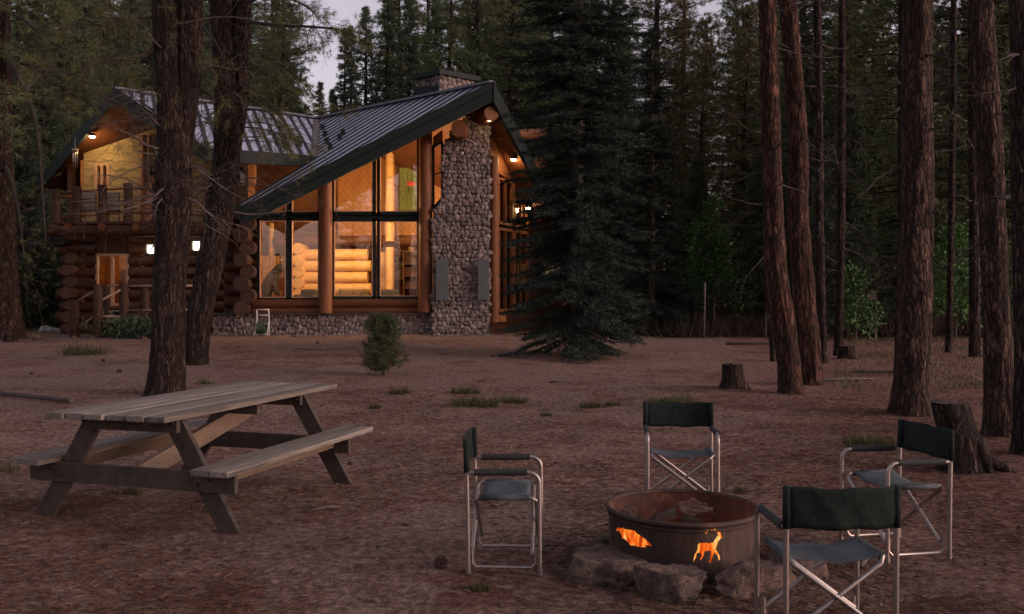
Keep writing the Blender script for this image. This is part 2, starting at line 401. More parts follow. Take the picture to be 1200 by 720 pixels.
# ------------------------------------------------------------------ ground sheet
def axis(lo, a, b_, hi, step, g=1.13):
    c = list(np.arange(a, b_ + 1e-6, step)); s = step; x = b_
    while x < hi: s *= g; x += s; c.append(min(x, hi))
    s = step; x = a; pre = []
    while x > lo: s *= g; x -= s; pre.append(max(x, lo))
    return np.array(pre[::-1] + c)
xs = axis(-500, -6, 6, 500, .09); ys = axis(-120, 3.0, 13, 900, .09)
Vg = []
for y in ys:
    for x in xs:
        z = gz(x, y)
        if abs(x) < 14 and 1 < y < 30:
            z += .022 * noise.noise(Vector((x * 1.7, y * 1.7, 0))) + .010 * noise.noise(Vector((x * 6, y * 6, 3)))
            if abs(x) < 7 and y < 14: z += .010 * noise.noise(Vector((x * 14, y * 14, 5)))
        Vg.append((x, y, z))
nx = len(xs); ii, jj = np.meshgrid(np.arange(len(ys) - 1), np.arange(nx - 1), indexing='ij')
b0 = (ii * nx + jj).ravel(); Fg = np.stack([b0, b0 + 1, b0 + nx + 1, b0 + nx], 1)
ground = link_mesh('ground', np_mesh('ground', Vg, Fg, True), M['ground']); ground['kind'] = 'structure'

# ------------------------------------------------------------------ blades (needles, grass, litter)
def unit(a): return a / np.maximum(np.linalg.norm(a, axis=1, keepdims=True), 1e-9)
def blades(pos, d, ln, wd, rng=RNG):
    n = len(pos); d = unit(d); s = unit(np.cross(d, rng.normal(size=(n, 3))))
    ln = np.broadcast_to(np.asarray(ln, float), (n,))[:, None]; wd = np.broadcast_to(np.asarray(wd, float), (n,))[:, None]
    V = np.stack([pos - s * wd * .5, pos + s * wd * .5, pos + d * ln], 1).reshape(-1, 3)
    return V, np.arange(3 * n).reshape(-1, 3)
def tufts(cent, axis_, k, ln, wd, spread=.9, rng=RNG):
    n = len(cent); p = np.repeat(cent, k, 0); a = np.repeat(unit(axis_), k, 0)
    d = a * .55 + unit(rng.normal(size=(n * k, 3))) * spread
    p = p - a * rng.uniform(0, ln * .8, (n * k, 1))
    return blades(p, d, ln * rng.uniform(.6, 1.15, n * k), wd, rng)

# litter round the fire ring and table
n = 130000
px = RNG.uniform(-1, 1, n); py = 3.0 + 12 * RNG.uniform(0, 1, n) ** 1.3
px = px * (py * .62 + .5)
dens = np.array([noise.noise(Vector((x * .55, y * .55, 9))) + .35 * noise.noise(Vector((x * 2.4, y * 2.4, 2))) + (.18 if x > y * .25 else 0) for x, y in zip(px, py)])
keep = dens + RNG.normal(0, .15, n) > .02
px, py = px[keep], py[keep]; n = len(px)
pz = np.array([gz(x, y) + .022 * noise.noise(Vector((x * 1.7, y * 1.7, 0))) + .010 * noise.noise(Vector((x * 6, y * 6, 3))) for x, y in zip(px, py)]) + RNG.uniform(.001, .01, n)
an = RNG.uniform(0, 2 * PI, n)
V, Fc = blades(np.stack([px, py, pz], 1), np.stack([np.cos(an), np.sin(an), RNG.uniform(-.05, .2, n)], 1), RNG.uniform(.03, .11, n), RNG.uniform(.003, .008, n))
o = link_mesh('pine_litter', np_mesh('pine_litter', V, Fc), M['litter'])
tag(o, 'fallen brown pine needles and twigs scattered over the forest floor', 'pine litter', kind='stuff')
# crumbs of bark and gravel
mb = MB()
for i in range(900):
    y = 3.2 + 10 * random.random() ** 1.5; x = random.uniform(-1, 1) * (y * .6 + .3); s = random.uniform(.006, .02) * (1.6 if random.random() < .08 else 1)
    mb.ball((x, y, gz(x, y) + s * .3), (s * random.uniform(.7, 1.6), s, s * .6), 1, .5, 1.3, i)
o = mb.build('gravel', M['rock'], fix=False); tag(o, 'small stones and bark crumbs strewn on the bare ground', 'gravel', kind='stuff')

# ------------------------------------------------------------------ trees
def catmull(pts, rad, per):
    P = [np.array(p, float) for p in pts]; out = []; rr = []
    for i in range(len(P) - 1):
        p0 = P[max(i - 1, 0)]; p1 = P[i]; p2 = P[i + 1]; p3 = P[min(i + 2, len(P) - 1)]
        for k in range(per):
            t = k / per
            out.append(.5 * ((2 * p1) + (-p0 + p2) * t + (2 * p0 - 5 * p1 + 4 * p2 - p3) * t * t + (-p0 + 3 * p1 - 3 * p2 + p3) * t ** 3))
            rr.append(rad[i] * (1 - t) + rad[i + 1] * t)
    out.append(P[-1]); rr.append(rad[-1]); return np.array(out), np.array(rr)
def trunk_np(pts, rad, per=14, nr=28, rough=.06, flare=.5, seed=0, fl_h=.5):
    C, r = catmull(pts, rad, per); V = []
    zb = C[0][2]
    for i, (c, q) in enumerate(zip(C, r)):
        h = c[2] - zb
        for k in range(nr):
            a = 2 * PI * k / nr
            lob = max(0, math.sin(a * 2.5 + seed) * .5 + .5 + .4 * math.sin(a * 4 + seed * 2))
            e = flare * math.exp(-max(h, 0) / fl_h * 2.2) * (.35 + lob)
            nz = rough * (noise.noise(Vector((math.cos(a) * 2.6 + seed, math.sin(a) * 2.6, c[2] * .8))) +
                          .9 * abs(noise.noise(Vector((math.cos(a) * 6 + seed, math.sin(a) * 6, c[2] * 1.5)))) + .5 * noise.noise(Vector((math.cos(a) * 11 + seed, math.sin(a) * 11, c[2] * 4))))
            qq = q * (1 + e + nz * 1.3)
            V.append((c[0] + math.cos(a) * qq, c[1] + math.sin(a) * qq, c[2]))
    m = len(C); Fc = []
    for i in range(m - 1):
        for k in range(nr):
            k2 = (k + 1) % nr; Fc.append((i * nr + k, i * nr + k2, (i + 1) * nr + k2, (i + 1) * nr + k))
    return np.array(V), np.array(Fc)

def crooked(start, d, length, r, segs, bend, droop, rnd):
    pts = [Vector(start)]; d = Vector(d).normalized(); st = length / segs
    for i in range(segs):
        d = (d + Vector((rnd.uniform(-bend, bend), rnd.uniform(-bend, bend), rnd.uniform(-bend, bend) - droop))).normalized()
        pts.append(pts[-1] + d * st)
    return pts, [max(r * (1 - .85 * i / segs), .002) for i in range(segs + 1)]
def branch(mb, start, d, length, r, depth, rnd, bend=.28, droop=.04, tips=None, n=5, kids=(3, 6)):
    segs = max(4, int(length / .16)) if depth > 0 else 5
    segs = min(segs, 14)
    pts, rr = crooked(start, d, length, r, segs, bend, droop, rnd)
    mb.tube(pts, rr, n if r > .008 else 3, cap=False)
    if tips is not None: tips.append((pts[-1], (pts[-1] - pts[-2]).normalized()))
    if depth > 0:
        for k in range(rnd.randint(*kids)):
            i = rnd.randint(max(1, segs // 4), segs - 1); t = (pts[i + 1] - pts[i]).normalized()
            q = Vector((rnd.gauss(0, 1), rnd.gauss(0, 1), rnd.gauss(0, .7))).normalized()
            nd = (t * .8 + q * .8).normalized()
            branch(mb, pts[i], nd, length * rnd.uniform(.3, .6), rr[i] * .6, depth - 1, rnd, bend * 1.15, droop, tips, n, kids)

# --- far pines: shared trunk and crown meshes, one height each
def make_pine_meshes(H, crown0, Rmax, nb, seed, blade=.26, bw=.04, per=10, form='pine', dead=10):
    rnd = random.Random(seed); rg = np.random.default_rng(seed)
    mb = MB()
    n = 9; pts = [(.25 * math.sin(i * .7 + seed) * i / n, .2 * math.cos(i * .9 + seed) * i / n, H * i / n - .3) for i in range(n + 1)]
    r0 = .0125 * H + .04
    mb.tube(pts, [r0 * (1.25 if i == 0 else 1) * (1 - .88 * i / n) for i in range(n + 1)], 9, cap=False)
    cent = []; ax = []
    def along(h):
        t = (h + .3) / H * n; i = min(int(t), n - 1); t -= i
        return Vector(pts[i]).lerp(Vector(pts[i + 1]), t)
    for k in range(nb):
        t = (k + rnd.random()) / nb
        h = crown0 + (H - crown0) * t
        if form == 'pine':
            L_ = Rmax * (math.sin(PI * min(1, .18 + .82 * t)) ** .6 * .8 + .15) * rnd.uniform(.45, 1.1); up = -.25 + .75 * t
        else:
            L_ = Rmax * (1 - t) ** .8 * rnd.uniform(.7, 1.1) + .15; up = -.22 + .35 * t
        a = rnd.uniform(0, 2 * PI)
        d = Vector((math.cos(a), math.sin(a), up))
        st = along(h)
        p, rr = crooked(st, d, L_, .035 * (1 - .6 * t) + .01, 5, .16, .02 if form == 'pine' else -.02, rnd)
        mb.tube(p, rr, 4, cap=False)
        m = max(5, int(L_ * (5.0 if form == 'pine' else 6.5)))
        for j in range(m):
            f = rnd.uniform(.25, 1.0) ** .8 * 5; i = min(int(f), 4); q = p[i].lerp(p[i + 1], f - i)
            sd = Vector((rnd.gauss(0, 1), rnd.gauss(0, 1), rnd.gauss(0, .45)))
            q = q + sd * (L_ * .10 + .05)
            cent.append(q); ax.append(sd.normalized() * .8 + d * .6 + Vector((0, 0, .25 if form == 'pine' else -.1)))
    for k in range(dead):
        h = rnd.uniform(1.5, crown0); a = rnd.uniform(0, 2 * PI)
        branch(mb, along(h), (math.cos(a), math.sin(a), rnd.uniform(-.3, .2)), rnd.uniform(.8, 2.4), .022, 1, rnd, .2, .03, n=3, kids=(2, 4))
    V, Fc = tufts(np.array([tuple(c) for c in cent]), np.array([tuple(c) for c in ax]), per, blade, bw, .85 if form == 'pine' else .6, rg)
    tm = bpy.data.meshes.new('trunk'); tm.from_pydata(mb.v, [], mb.f); tm.polygons.foreach_set('use_smooth', [True] * len(tm.polygons)); tm.update()
    return tm, np_mesh('crown', V, Fc)
VAR = []
specs = [(21, 4.0, 3.0, 240, 'pine'), (24, 6.0, 3.3, 240, 'pine'), (18, 2.5, 2.8, 230, 'pine'), (22, 2.0, 2.9, 430, 'fir'), (17, 1.0, 2.5, 380, 'fir'), (26, 7.5, 3.3, 240, 'pine'), (9, .6, 1.7, 220, 'fir')]
for i, (H, c0, Rm, nb, fm) in enumerate(specs):
    t, c = make_pine_meshes(H, c0, Rm, nb, 100 + i, .30 if fm == 'pine' else .24, .030, 17, fm, 14 if fm == 'pine' else 4)
    t.materials.append(M['bark_dark']); VAR.append((t, c, fm, H))
CROWN = {}
def crown_mesh(i, mat):
    if (i, mat) not in CROWN:
        c = VAR[i][1] if not any(k[0] == i for k in CROWN) else VAR[i][1].copy()
        c.materials.clear(); c.materials.append(M[mat]); CROWN[(i, mat)] = c
    return CROWN[(i, mat)]
def far_tree(x, y, var, mat, s, label, group, name='pine_tree', cat='pine tree', rnd=random):
    t = thing(name, label, cat, (x, y, gz(x, y)), rnd.uniform(0, 6.28), group)
    t.scale = (s, s, s * rnd.uniform(.94, 1.08))
    a = bpy.data.objects.new('trunk', VAR[var][0]); COL.objects.link(a); a.parent = t
    b = bpy.data.objects.new('crown', crown_mesh(var, mat)); COL.objects.link(b); b.parent = t
    return t
rf = random.Random(5)
occupied = []
def free(x, y, dmin):
    for a, b in occupied:
        if (a - x) ** 2 + (b - y) ** 2 < dmin * dmin: return False
    occupied.append((x, y)); return True
# where a background tree is seen: landmarks from left to right
MARKS = [(-999, 25, 'left of the red edge pine'), (25, 75, 'left of the balcony'), (75, 130, 'above the left gable'), (130, 180, 'just left of the twin pine'), (180, 240, 'behind the twin pine'), (240, 295, 'behind the forked pine'),
         (295, 345, 'above the left wing roof'), (345, 402, 'below the sky gap'), (402, 440, 'above the middle of the big roof'), (440, 485, 'left of the stone chimney'), (485, 560, 'behind the stone chimney'), (560, 610, 'over the roof peak'),
         (610, 690, 'behind the blue spruce'), (690, 745, 'right of the blue spruce'), (745, 800, 'above the dark narrow spruce'), (800, 850, 'behind the green sapling'), (850, 895, 'left of the leaning pair'), (895, 965, 'behind the leaning pair'),
         (965, 1005, 'right of the leaning pair'), (1005, 1050, 'left of the stout pine'), (1050, 1095, 'behind the stout pine'), (1095, 1145, 'right of the stout pine'), (1145, 1185, 'behind the tall left leaning pine'), (1185, 9999, 'at the right picture edge')]
used_labels = {}
def where(u, y, fir, s_):
    wh = [m_[2] for m_ in MARKS if m_[0] <= u < m_[1]][0]
    k = 'dense dark fir' if fir else 'open crowned pine'
    for row in (('near' if y < 40 else 'middle' if y < 56 else 'rear'),):
        lab = '%s of the %s row, %s' % (k, row, wh)
    if lab in used_labels:
        lab = '%s %s of %s row, %s' % ('taller' if s_ > used_labels[lab] else 'shorter', k, row, wh)
    used_labels[lab] = s_; return lab
n_ = 0; tries = 0
while n_ < 50 and tries < 5000:
    tries += 1
    y = rf.uniform(44, 80); u = rf.uniform(-80, 700)
    x = X(u, y)
    if 340 < u < 408: continue
    if not free(x, y, 2.9): continue
    v = rf.choice([0, 3, 3, 2, 5, 4, 3, 0]); fm = VAR[v][2]; s_ = (1.6 + y * rf.uniform(.33, .42)) / VAR[v][3]
    far_tree(x, y, v, 'fir' if fm == 'fir' else 'pine_far', s_, where(u, y, fm == 'fir', s_), 'conifers behind the lodge', name='conifer_tree', cat='conifer', rnd=rf); n_ += 1
for u, y, v, s_ in ((377, 57, 3, .68), (346, 62, 4, .86), (358, 70, 4, .84), (372, 66, 4, .72), (384, 74, 3, .68), (392, 60, 4, .85), (404, 58, 3, .80), (410, 70, 3, .95), (338, 60, 3, .78), (366, 80, 3, .70)):
    far_tree(X(u, y), y, v, 'fir', s_, where(u, y, True, s_), 'firs below the sky gap', name='conifer_tree', cat='conifer', rnd=rf)
n_ = 0; tries = 0
while n_ < 64 and tries < 8000:
    tries += 1
    y = rf.uniform(32, 78) if rf.random() < .85 else rf.uniform(27, 40)
    u = rf.uniform(690, 1300); x = X(u, y)
    if y < 36 and u < 880: continue
    if not free(x, y, 2.4): continue
    v = rf.choice([0, 1, 2, 2, 6, 6, 3, 4, 5, 6]); fm = VAR[v][2]; s_ = rf.uniform(.8, 1.1)
    far_tree(x, y, v, rf.choice(['pine_brown', 'pine', 'pine_far', 'pine_far']) if fm == 'pine' else rf.choice(['fir', 'pine', 'pine_far']), s_, where(u, y, fm == 'fir', s_), 'trees in the wood right of the clearing', name='conifer_tree', cat='conifer', rnd=rf); n_ += 1
for k in range(26):
    u = 640 + 25.5 * k + rf.uniform(-8, 8); y = rf.uniform(56, 74); s_ = rf.uniform(.9, 1.3)
    far_tree(X(u, y), y, 6, rf.choice(['fir', 'pine_far', 'pine']), s_, where(u, y, True, s_).replace('dense dark fir', 'low bushy fir'), 'low firs closing the wood', name='conifer_tree', cat='conifer', rnd=rf)
for u, y, v, s_ in ((-40, 33, 3, 1.0), (20, 40, 0, 1.), (-90, 24, 1, 1.), (100, 43, 3, .85), (38, 36, 6, .9), (75, 41, 0, .85), (50, 38, 4, .8), (22, 34, 6, 1.0), (120, 46, 2, .95), (150, 47, 3, .85)):
    far_tree(X(u, y), y, v, 'pine_far' if VAR[v][2] == 'pine' else 'fir', s_, where(u, y, VAR[v][2] == 'fir', s_), 'conifers left of the lodge', name='conifer_tree', cat='conifer', rnd=rf)
# wood edge behind the photographer: seen mirrored in the window panes
ORD_ = 'first second third fourth fifth sixth seventh eighth ninth tenth eleventh twelfth thirteenth fourteenth fifteenth sixteenth seventeenth eighteenth nineteenth twentieth'.split()
for i in range(20):
    a = -1.25 + 2.5 * (i + rf.uniform(-.3, .3)) / 19
    d = rf.uniform(24, 40)
    x, y = math.sin(a) * d, -math.cos(a) * d * .8 - 2
    far_tree(x, y, rf.choice([2, 4, 6, 0]), 'pine', rf.uniform(.5, .75), '%s pine at the wood edge behind the viewer, mirrored in the lodge windows' % ORD_[i], 'pines behind the viewer', rnd=rf)

# --- foreground pines
def big_pine(name, label, base, stems, mat, seed, flare=.35, crown=None, tips_from=None, nbr=24, hb=(1.5, 8), blen=(.5, 1.6), needle=0, sides=None, cat='pine tree', fl_h=.6, tw='twig', bd=1, group=None):
    """stems: list of polylines in (u, v, half width px) at distance base[1]"""
    x0, d = X(base[0], base[1]), base[1]; z0 = gz(x0, d)
    t = thing(name, label, cat, (x0, d, z0), 0, group)
    rnd = random.Random(seed); allp = []; TV = []; TF = []
    for si, st in enumerate(stems):
        pts = []; rad = []
        for (u, v, hw, *dd) in st:
            q = PT(u, v, d + (dd[0] if dd else 0)); pts.append((q.x - x0, q.y - d, q.z - z0)); rad.append(hw / F * d)
        if si == 0: pts[0] = (pts[0][0], pts[0][1], -.12)
        # continue above the frame
        a, b = np.array(pts[-2]), np.array(pts[-1]); dr = (b - a) / np.linalg.norm(b - a)
        top = b + dr * 7 + np.array((0, 0, 2.5)); pts.append(tuple(top)); rad.append(rad[-1] * .55)
        top2 = top + np.array((.2, 0, 5)); pts.append(tuple(top2)); rad.append(.03)
        V, Fc = trunk_np(pts, rad, 28, 48, .10, flare if si == 0 else 0, seed + si * 3, fl_h)
        TV.append(V); TF.append(Fc)
        C, r = catmull(pts, rad, 10); allp.append((C, r))
    mb = MB(); tips = []
    for k in range(nbr):
        C, r = allp[rnd.randrange(len(allp))]; h = rnd.uniform(*hb)
        i = int(np.argmin(abs(C[:, 2] - h))); a = rnd.uniform(0, 2 * PI)
        if sides is not None: a = rnd.choice(sides) + rnd.gauss(0, .5)
        dirv = Vector((math.cos(a), math.sin(a), rnd.uniform(-.35, .25)))
        branch(mb, Vector(C[i]) + dirv * r[i] * .7, dirv, rnd.uniform(*blen), rnd.uniform(.010, .022), bd, rnd, .27, rnd.uniform(-.02, .10), tips, 5, (2, 5))
    for k in range(len(TV)):
        V, Fc = TV[k], TF[k]; nb0 = len(Fc)
        if k == 0 and mb.v:
            Fc = np.concatenate([Fc, np.array(mb.f) + len(V)]); V = np.concatenate([V, np.array(mb.v)])
        me = np_mesh('trunk', V, Fc, True); link_mesh('trunk' if k == 0 else 'second_stem', me, [M[mat], M[tw]], t)
        if len(me.polygons) == len(Fc): me.polygons.foreach_set('material_index', np.where(np.arange(len(Fc)) >= nb0, 1, 0).astype(np.int32))
    if needle:
        tp = [q for q in tips if rnd.random() < needle]
        c = np.array([tuple(q[0]) for q in tp]); a = np.array([tuple(q[1]) for q in tp])
        V, Fc = tufts(c, a, 16, .13, .006, .9, np.random.default_rng(seed))
        link_mesh('needles', np_mesh('needles', V, Fc), M['pine'], t)
    if crown is not None:
        c = bpy.data.objects.new('crown', crown_mesh(crown, 'pine')); COL.objects.link(c); c.parent = t
        c.scale = (.8, .8, .7); b = allp[0][0][-1]; c.location = (b[0] * .8, b[1] * .8, b[2] - VAR[crown][3] * .7)
    return t
LR = (0.0, PI, -.6, PI + .6, PI)
tA = big_pine('pine_tree', 'twin stemmed pine with dark furrowed bark nearest behind the picnic table', (193, 14.4),
         [[(193, 463, 21), (196, 420, 18), (199, 330, 18), (204, 220, 20), (203, 150, 17), (196, 80, 13.5), (193, 0, 13.5), (191, -60, 12)],
          [(204, 230, 14), (212, 160, 15, .1), (219, 90, 15, .2), (222, 0, 15.5, .2), (224, -60, 14, .2)]],
         'bark_dark', 3, .18, 5, nbr=36, hb=(1.6, 6.3), blen=(.5, 1.7), sides=LR, bd=2)
tB = big_pine('pine_tree', 'forked pine leaning right in front of the lodge corner log ends', (228, 19.2),
         [[(228, 433, 14), (233, 380, 13.5), (246, 310, 15), (262, 220, 15.5), (266, 140, 13), (261, 60, 11.5), (258, 0, 11.5), (256, -60, 11)],
          [(264, 210, 11), (276, 140, 11, .2), (281, 70, 11, .2), (283, 0, 11, .2), (284, -60, 10, .2)]],
         'bark_dark', 9, .15, 5, nbr=60, hb=(1.8, 8.0), blen=(.7, 2.4), sides=LR, bd=2)
tL = big_pine('pine_tree', 'reddish pine trunk at the far left edge with hanging bare limbs', (8, 27.5),
         [[(8, 396, 19), (6, 340, 14), (4, 250, 12), (2, 120, 10.5), (0, 0, 10), (-2, -40, 9)]],
         'bark', 15, .35, 1, nbr=40, hb=(1.8, 10.0), blen=(1.0, 3.2), sides=(0, .3, -.5, PI), bd=2, tw='twig_dark', needle=.3)
big_pine('pine_tree', 'slender curving red barked pine, front one of the leaning pair', (927, 14.2),
         [[(928, 472, 14.5), (926, 440, 13), (920, 385, 12.5), (909, 310, 12), (905, 200, 10.5), (902, 100, 10), (899, 0, 9.5), (897, -50, 9)]],
         'bark_red', 21, .22, 0, nbr=9, hb=(3.2, 6.3), blen=(.4, 1.3), tw='twig_dark', fl_h=.3)
big_pine('pine_tree', 'red barked pine with a bowed trunk, rear one of the leaning pair', (950, 15.6),
         [[(950, 460, 14.5), (948, 420, 13), (942, 350, 12), (936, 260, 11.5), (935, 160, 11), (928, 60, 10), (922, -10, 9.5), (919, -50, 9)]],
         'bark_red', 27, .22, 0, nbr=9, hb=(3.2, 7), blen=(.4, 1.5), tw='twig_dark', fl_h=.3)
big_pine('pine_tree', 'stout pine with thick plated bark and a flared foot left of the stump', (1065, 12.0),
         [[(1066, 492, 22), (1067, 460, 18.5), (1071, 380, 18), (1074, 260, 17), (1075, 140, 16), (1075, 0, 15), (1075, -50, 14)]],
         'bark', 33, .35, 1, nbr=12, hb=(2.5, 6.2), blen=(.3, 1.2), tw='twig_dark', fl_h=.35)
big_pine('pine_tree', 'tall pine leaning left just behind the big root flared stump', (1172, 10.3),
         [[(1174, 522, 19), (1172, 470, 15.5), (1168, 380, 14.5), (1164, 280, 14), (1159, 160, 14), (1153, 60, 13), (1149, 0, 12.5), (1146, -50, 12)]],
         'bark', 39, .22, 1, nbr=10, hb=(2.2, 5.2), blen=(.3, 1.0), tw='twig_dark', fl_h=.3)
big_pine('pine_tree', 'dark pine cut by the right edge of the picture', (1208, 9.0),
         [[(1212, 552, 22), (1205, 510, 15), (1203, 400, 13), (1202, 250, 14), (1201, 100, 15), (1200, 0, 15), (1200, -50, 14)]],
         'bark_dark', 45, .5, 5, nbr=10, hb=(2, 4.6), blen=(.3, .8), tw='twig_dark', fl_h=.25)
# thinner trunks in the middle distance
for nm, lab, u, d, pts, seed in (
    ('pine_tree', 'thin pine trunk close behind the leaning red pair', 962, 19.5, [(964, 433, 8), (963, 380, 7), (961, 300, 6.5), (960, 150, 6), (958, 0, 5.5), (957, -30, 5)], 51),
    ('pine_tree', 'thin leaning trunk left of the leaning red pair', 906, 20, [(907, 430, 5), (903, 380, 5), (898, 330, 4.5), (897, 240, 4), (896, 100, 3.5), (896, -30, 3)], 52),
    ('pine_tree', 'mid sized dark trunk standing between the leaning pair and stout pine', 982, 21.5, [(982, 420, 8), (983, 380, 6.5), (985, 300, 6), (986, 180, 6), (987, 0, 5), (987, -30, 5)], 53),
    ('pine_tree', 'narrow dark trunk touching the left side of the stout pine', 1054, 17, [(1053, 440, 7), (1054, 380, 6), (1056, 300, 5.5), (1056, 150, 5), (1057, 0, 5), (1057, -30, 5)], 54),
    ('pine_tree', 'narrow straight trunk right of the stout pine in the dark wood', 1112, 22, [(1112, 408, 6), (1113, 350, 5), (1115, 250, 5), (1117, 100, 4.5), (1118, -30, 4)], 55),
    ('pine_tree', 'broad dark trunk far back behind the tall left leaning pine', 1143, 21, [(1143, 420, 9), (1142, 360, 8), (1141, 250, 7), (1140, 100, 7), (1139, -30, 6)], 56)):
    big_pine(nm, lab, (u, d), [[(a_, b_, c_ * .72) for a_, b_, c_ in pts]], 'bark_dark', seed, .3, 0, nbr=20, hb=(2, 9), blen=(.5, 1.8), tw='twig_dark', fl_h=.3)

# long limbs carrying needles at upper left (parts of the twin and forked pines)
def limb(tree, spec, seed, needle=.9, mat='pine'):
    rnd = random.Random(seed); mb = MB(); tips = []
    for pts, r, kids in spec:
        P = [PT(*p) for p in pts]; C, rr = catmull([tuple(p) for p in P], [r * (1 - .8 * i / (len(P) - 1)) for i in range(len(P))], 6)
        mb.tube([tuple(c) for c in C], [float(q) for q in rr], 6, cap=False)
        for k in range(kids):
            i = rnd.randint(len(C) // 5, len(C) - 2); t = Vector(C[i + 1] - C[i]).normalized()
            q = Vector((rnd.gauss(0, 1), rnd.gauss(0, 1), rnd.gauss(-.3, .6))).normalized()
            branch(mb, C[i], (t * .7 + q * .8), rnd.uniform(.35, .9), .008, 1, rnd, .28, .05, tips, 4, (3, 6))
    mb.build('limb', M['twig_dark'], tree, smooth=True, fix=False)
    if needle:
        off = np.array(world_loc(tree)); tp = [q for q in tips if rnd.random() < needle]
        V, Fc = tufts(np.array([tuple(q[0]) for q in tp]) - off, np.array([tuple(q[1]) for q in tp]), 22, .15, .007, .9, np.random.default_rng(seed))
        link_mesh('needles', np_mesh('needles', V, Fc), M[mat], tree)
limb(tB, [([(290, 26, 19.2), (330, 30, 18.6), (370, 32, 18.2), (400, 36, 18.0), (428, 50, 17.8)], .045, 34),
          ([(286, 60, 19.2), (320, 72, 18.6), (350, 92, 18.4), (372, 120, 18.2)], .03, 22),
          ([(284, 95, 19.2), (310, 115, 19), (330, 140, 18.8), (352, 170, 18.6)], .025, 14),
          ([(280, 150, 19.2), (300, 150, 18.6), (325, 156, 18.2), (352, 168, 18)], .02, 24), ([(284, 130, 19.2), (305, 128, 18.8), (330, 130, 18.5)], .018, 16), ([(252, 130, 19.2), (244, 140, 18.8), (236, 160, 18.6)], .016, 12),
          ([(288, 4, 19.2), (320, -6, 18.8), (355, 6, 18.4), (372, 20, 18.2)], .035, 26)], 71, .75)
limb(tA, [([(182, 62, 14.4), (150, 68, 14), (118, 72, 13.6), (88, 86, 13.4), (60, 80, 13.2)], .035, 26),
          ([(182, 20, 14.4), (150, 22, 14), (120, 30, 13.8), (95, 22, 13.6)], .03, 26),
          ([(236, 30, 14.6), (250, 46, 14), (262, 70, 13.8), (268, 100, 13.6)], .018, 8),
          ([(180, 130, 14.4), (160, 118, 14), (142, 122, 13.8), (125, 112, 13.7)], .018, 10)], 73, .6)

limb(tL, [([(3, 60, 27.5), (22, 92, 26.8), (38, 130, 26.4), (46, 180, 26.2), (50, 235, 26), (54, 285, 26)], .11, 26),
          ([(4, 190, 27.5), (14, 215, 26.8), (22, 250, 26.6), (28, 300, 26.5)], .09, 16), ([(2, 10, 27.5), (30, 25, 26.8), (60, 50, 26.4), (85, 60, 26.2)], .06, 26)], 79, .3)
# --- blue spruce
def spruce_meshes(H, R0, nwh, seed, h0=.25, per=9, nlen=.085, nw=.012, pw=.75, zmax=99):
    rnd = random.Random(seed); rg = np.random.default_rng(seed); mb = MB(); pos = []; dr = []; ln = []
    for wv in range(nwh):
        t = wv / nwh; h = h0 + (H - h0) * t
        if h > zmax: break
        Rr = R0 * (1 - t) ** pw
        for k in range(rnd.randint(7, 10)):
            a = rnd.uniform(0, 2 * PI); Lb = Rr * rnd.uniform(.55, 1.08) + .1
            st = Vector((0, 0, h + rnd.uniform(-.12, .12))); P = [st]; segs = 7
            elev = rnd.uniform(-.18, -.02) + .5 * t
            for i in range(segs):
                f = i / segs; el = elev - .30 * math.sin(f * PI * .8) + .45 * max(0, f - .55)
                d = Vector((math.cos(a) * math.cos(el), math.sin(a) * math.cos(el), math.sin(el))); a += rnd.gauss(0, .04)
                P.append(P[-1] + d * (Lb / segs))
            mb.tube(P, [.022 * (1 - t) * (1 - .85 * i / segs) + .004 for i in range(segs + 1)], 4, cap=False)
            nt_ = int(Lb * 18) + 4
            for j in range(nt_):
                f = .06 + .94 * (j + rnd.random()) / nt_; g = f * segs; i = min(int(g), segs - 1); q = P[i].lerp(P[i + 1], g - i)
                d = (P[i + 1] - P[i]).normalized(); sd = Vector((-d.y, d.x, 0)) * rnd.choice((-1, 1))
                tl = (.10 + .34 * (1 - abs(f - .5)) * Lb / R0) * rnd.uniform(.6, 1.2)
                td = (d * .75 + sd * .75 + Vector((0, 0, rnd.uniform(-.35, .12)))).normalized()
                m = max(3, int(tl / .035))
                for s_ in range(m):
                    for z_ in range(per // 3):
                        pos.append(tuple(q + td * (tl * (s_ + rnd.random()) / m)))
                        dv = td * .6 + Vector((rnd.gauss(0, .5), rnd.gauss(0, .5), rnd.gauss(.18, .35)))
                        dr.append(tuple(dv)); ln.append(nlen * rnd.uniform(.7, 1.2))
    V, Fc = blades(np.array(pos), np.array(dr), np.array(ln), nw, rg)
    return mb, np_mesh('crown', V, Fc)
def spruce(name, label, x, y, H, R0, nwh, seed, mat, tr, **kw):
    t = thing(name, label, 'spruce tree', (x, y, gz(x, y)))
    mb, cm = spruce_meshes(H, R0, nwh, seed, **kw)
    mb2 = MB(); mb2.tube([(0, 0, -.2), (0, 0, .3), (.02, 0, H * .5), (0, 0, H)], [tr * 1.25, tr, tr * .6, .01], 14, cap=False)
    off = Vector(t.location); mb2.v = [tuple(Vector(p) + off) for p in mb2.v]; mb.v = [tuple(Vector(p) + off) for p in mb.v]
    mb2.build('trunk', M['spruce_bark'], t, True); mb.build('limbs', M['twig_dark'], t, True, fix=False)
    link_mesh('crown', cm, M[mat], t); return t
spruce('spruce_tree', 'tall blue green spruce screening the right end of the lodge', X(677, 21.3), 21.3, 19, 1.75, 92, 81, 'spruce', .15, h0=.45, zmax=12.5, nlen=.11, nw=.018, pw=.36)
spruce('spruce_tree', 'darker narrow spruce standing just behind the big blue green one', X(764, 30), 30, 10.5, 1.7, 40, 82, 'spruce_dark', .12, h0=.3, per=6, nlen=.13, nw=.022)
spruce('spruce_tree', 'nearly black spruce between the dark narrow one and the green sapling', X(722, 34), 34, 12, 2.0, 40, 83, 'spruce_dark', .14, h0=.3, per=6, nlen=.14, nw=.026)
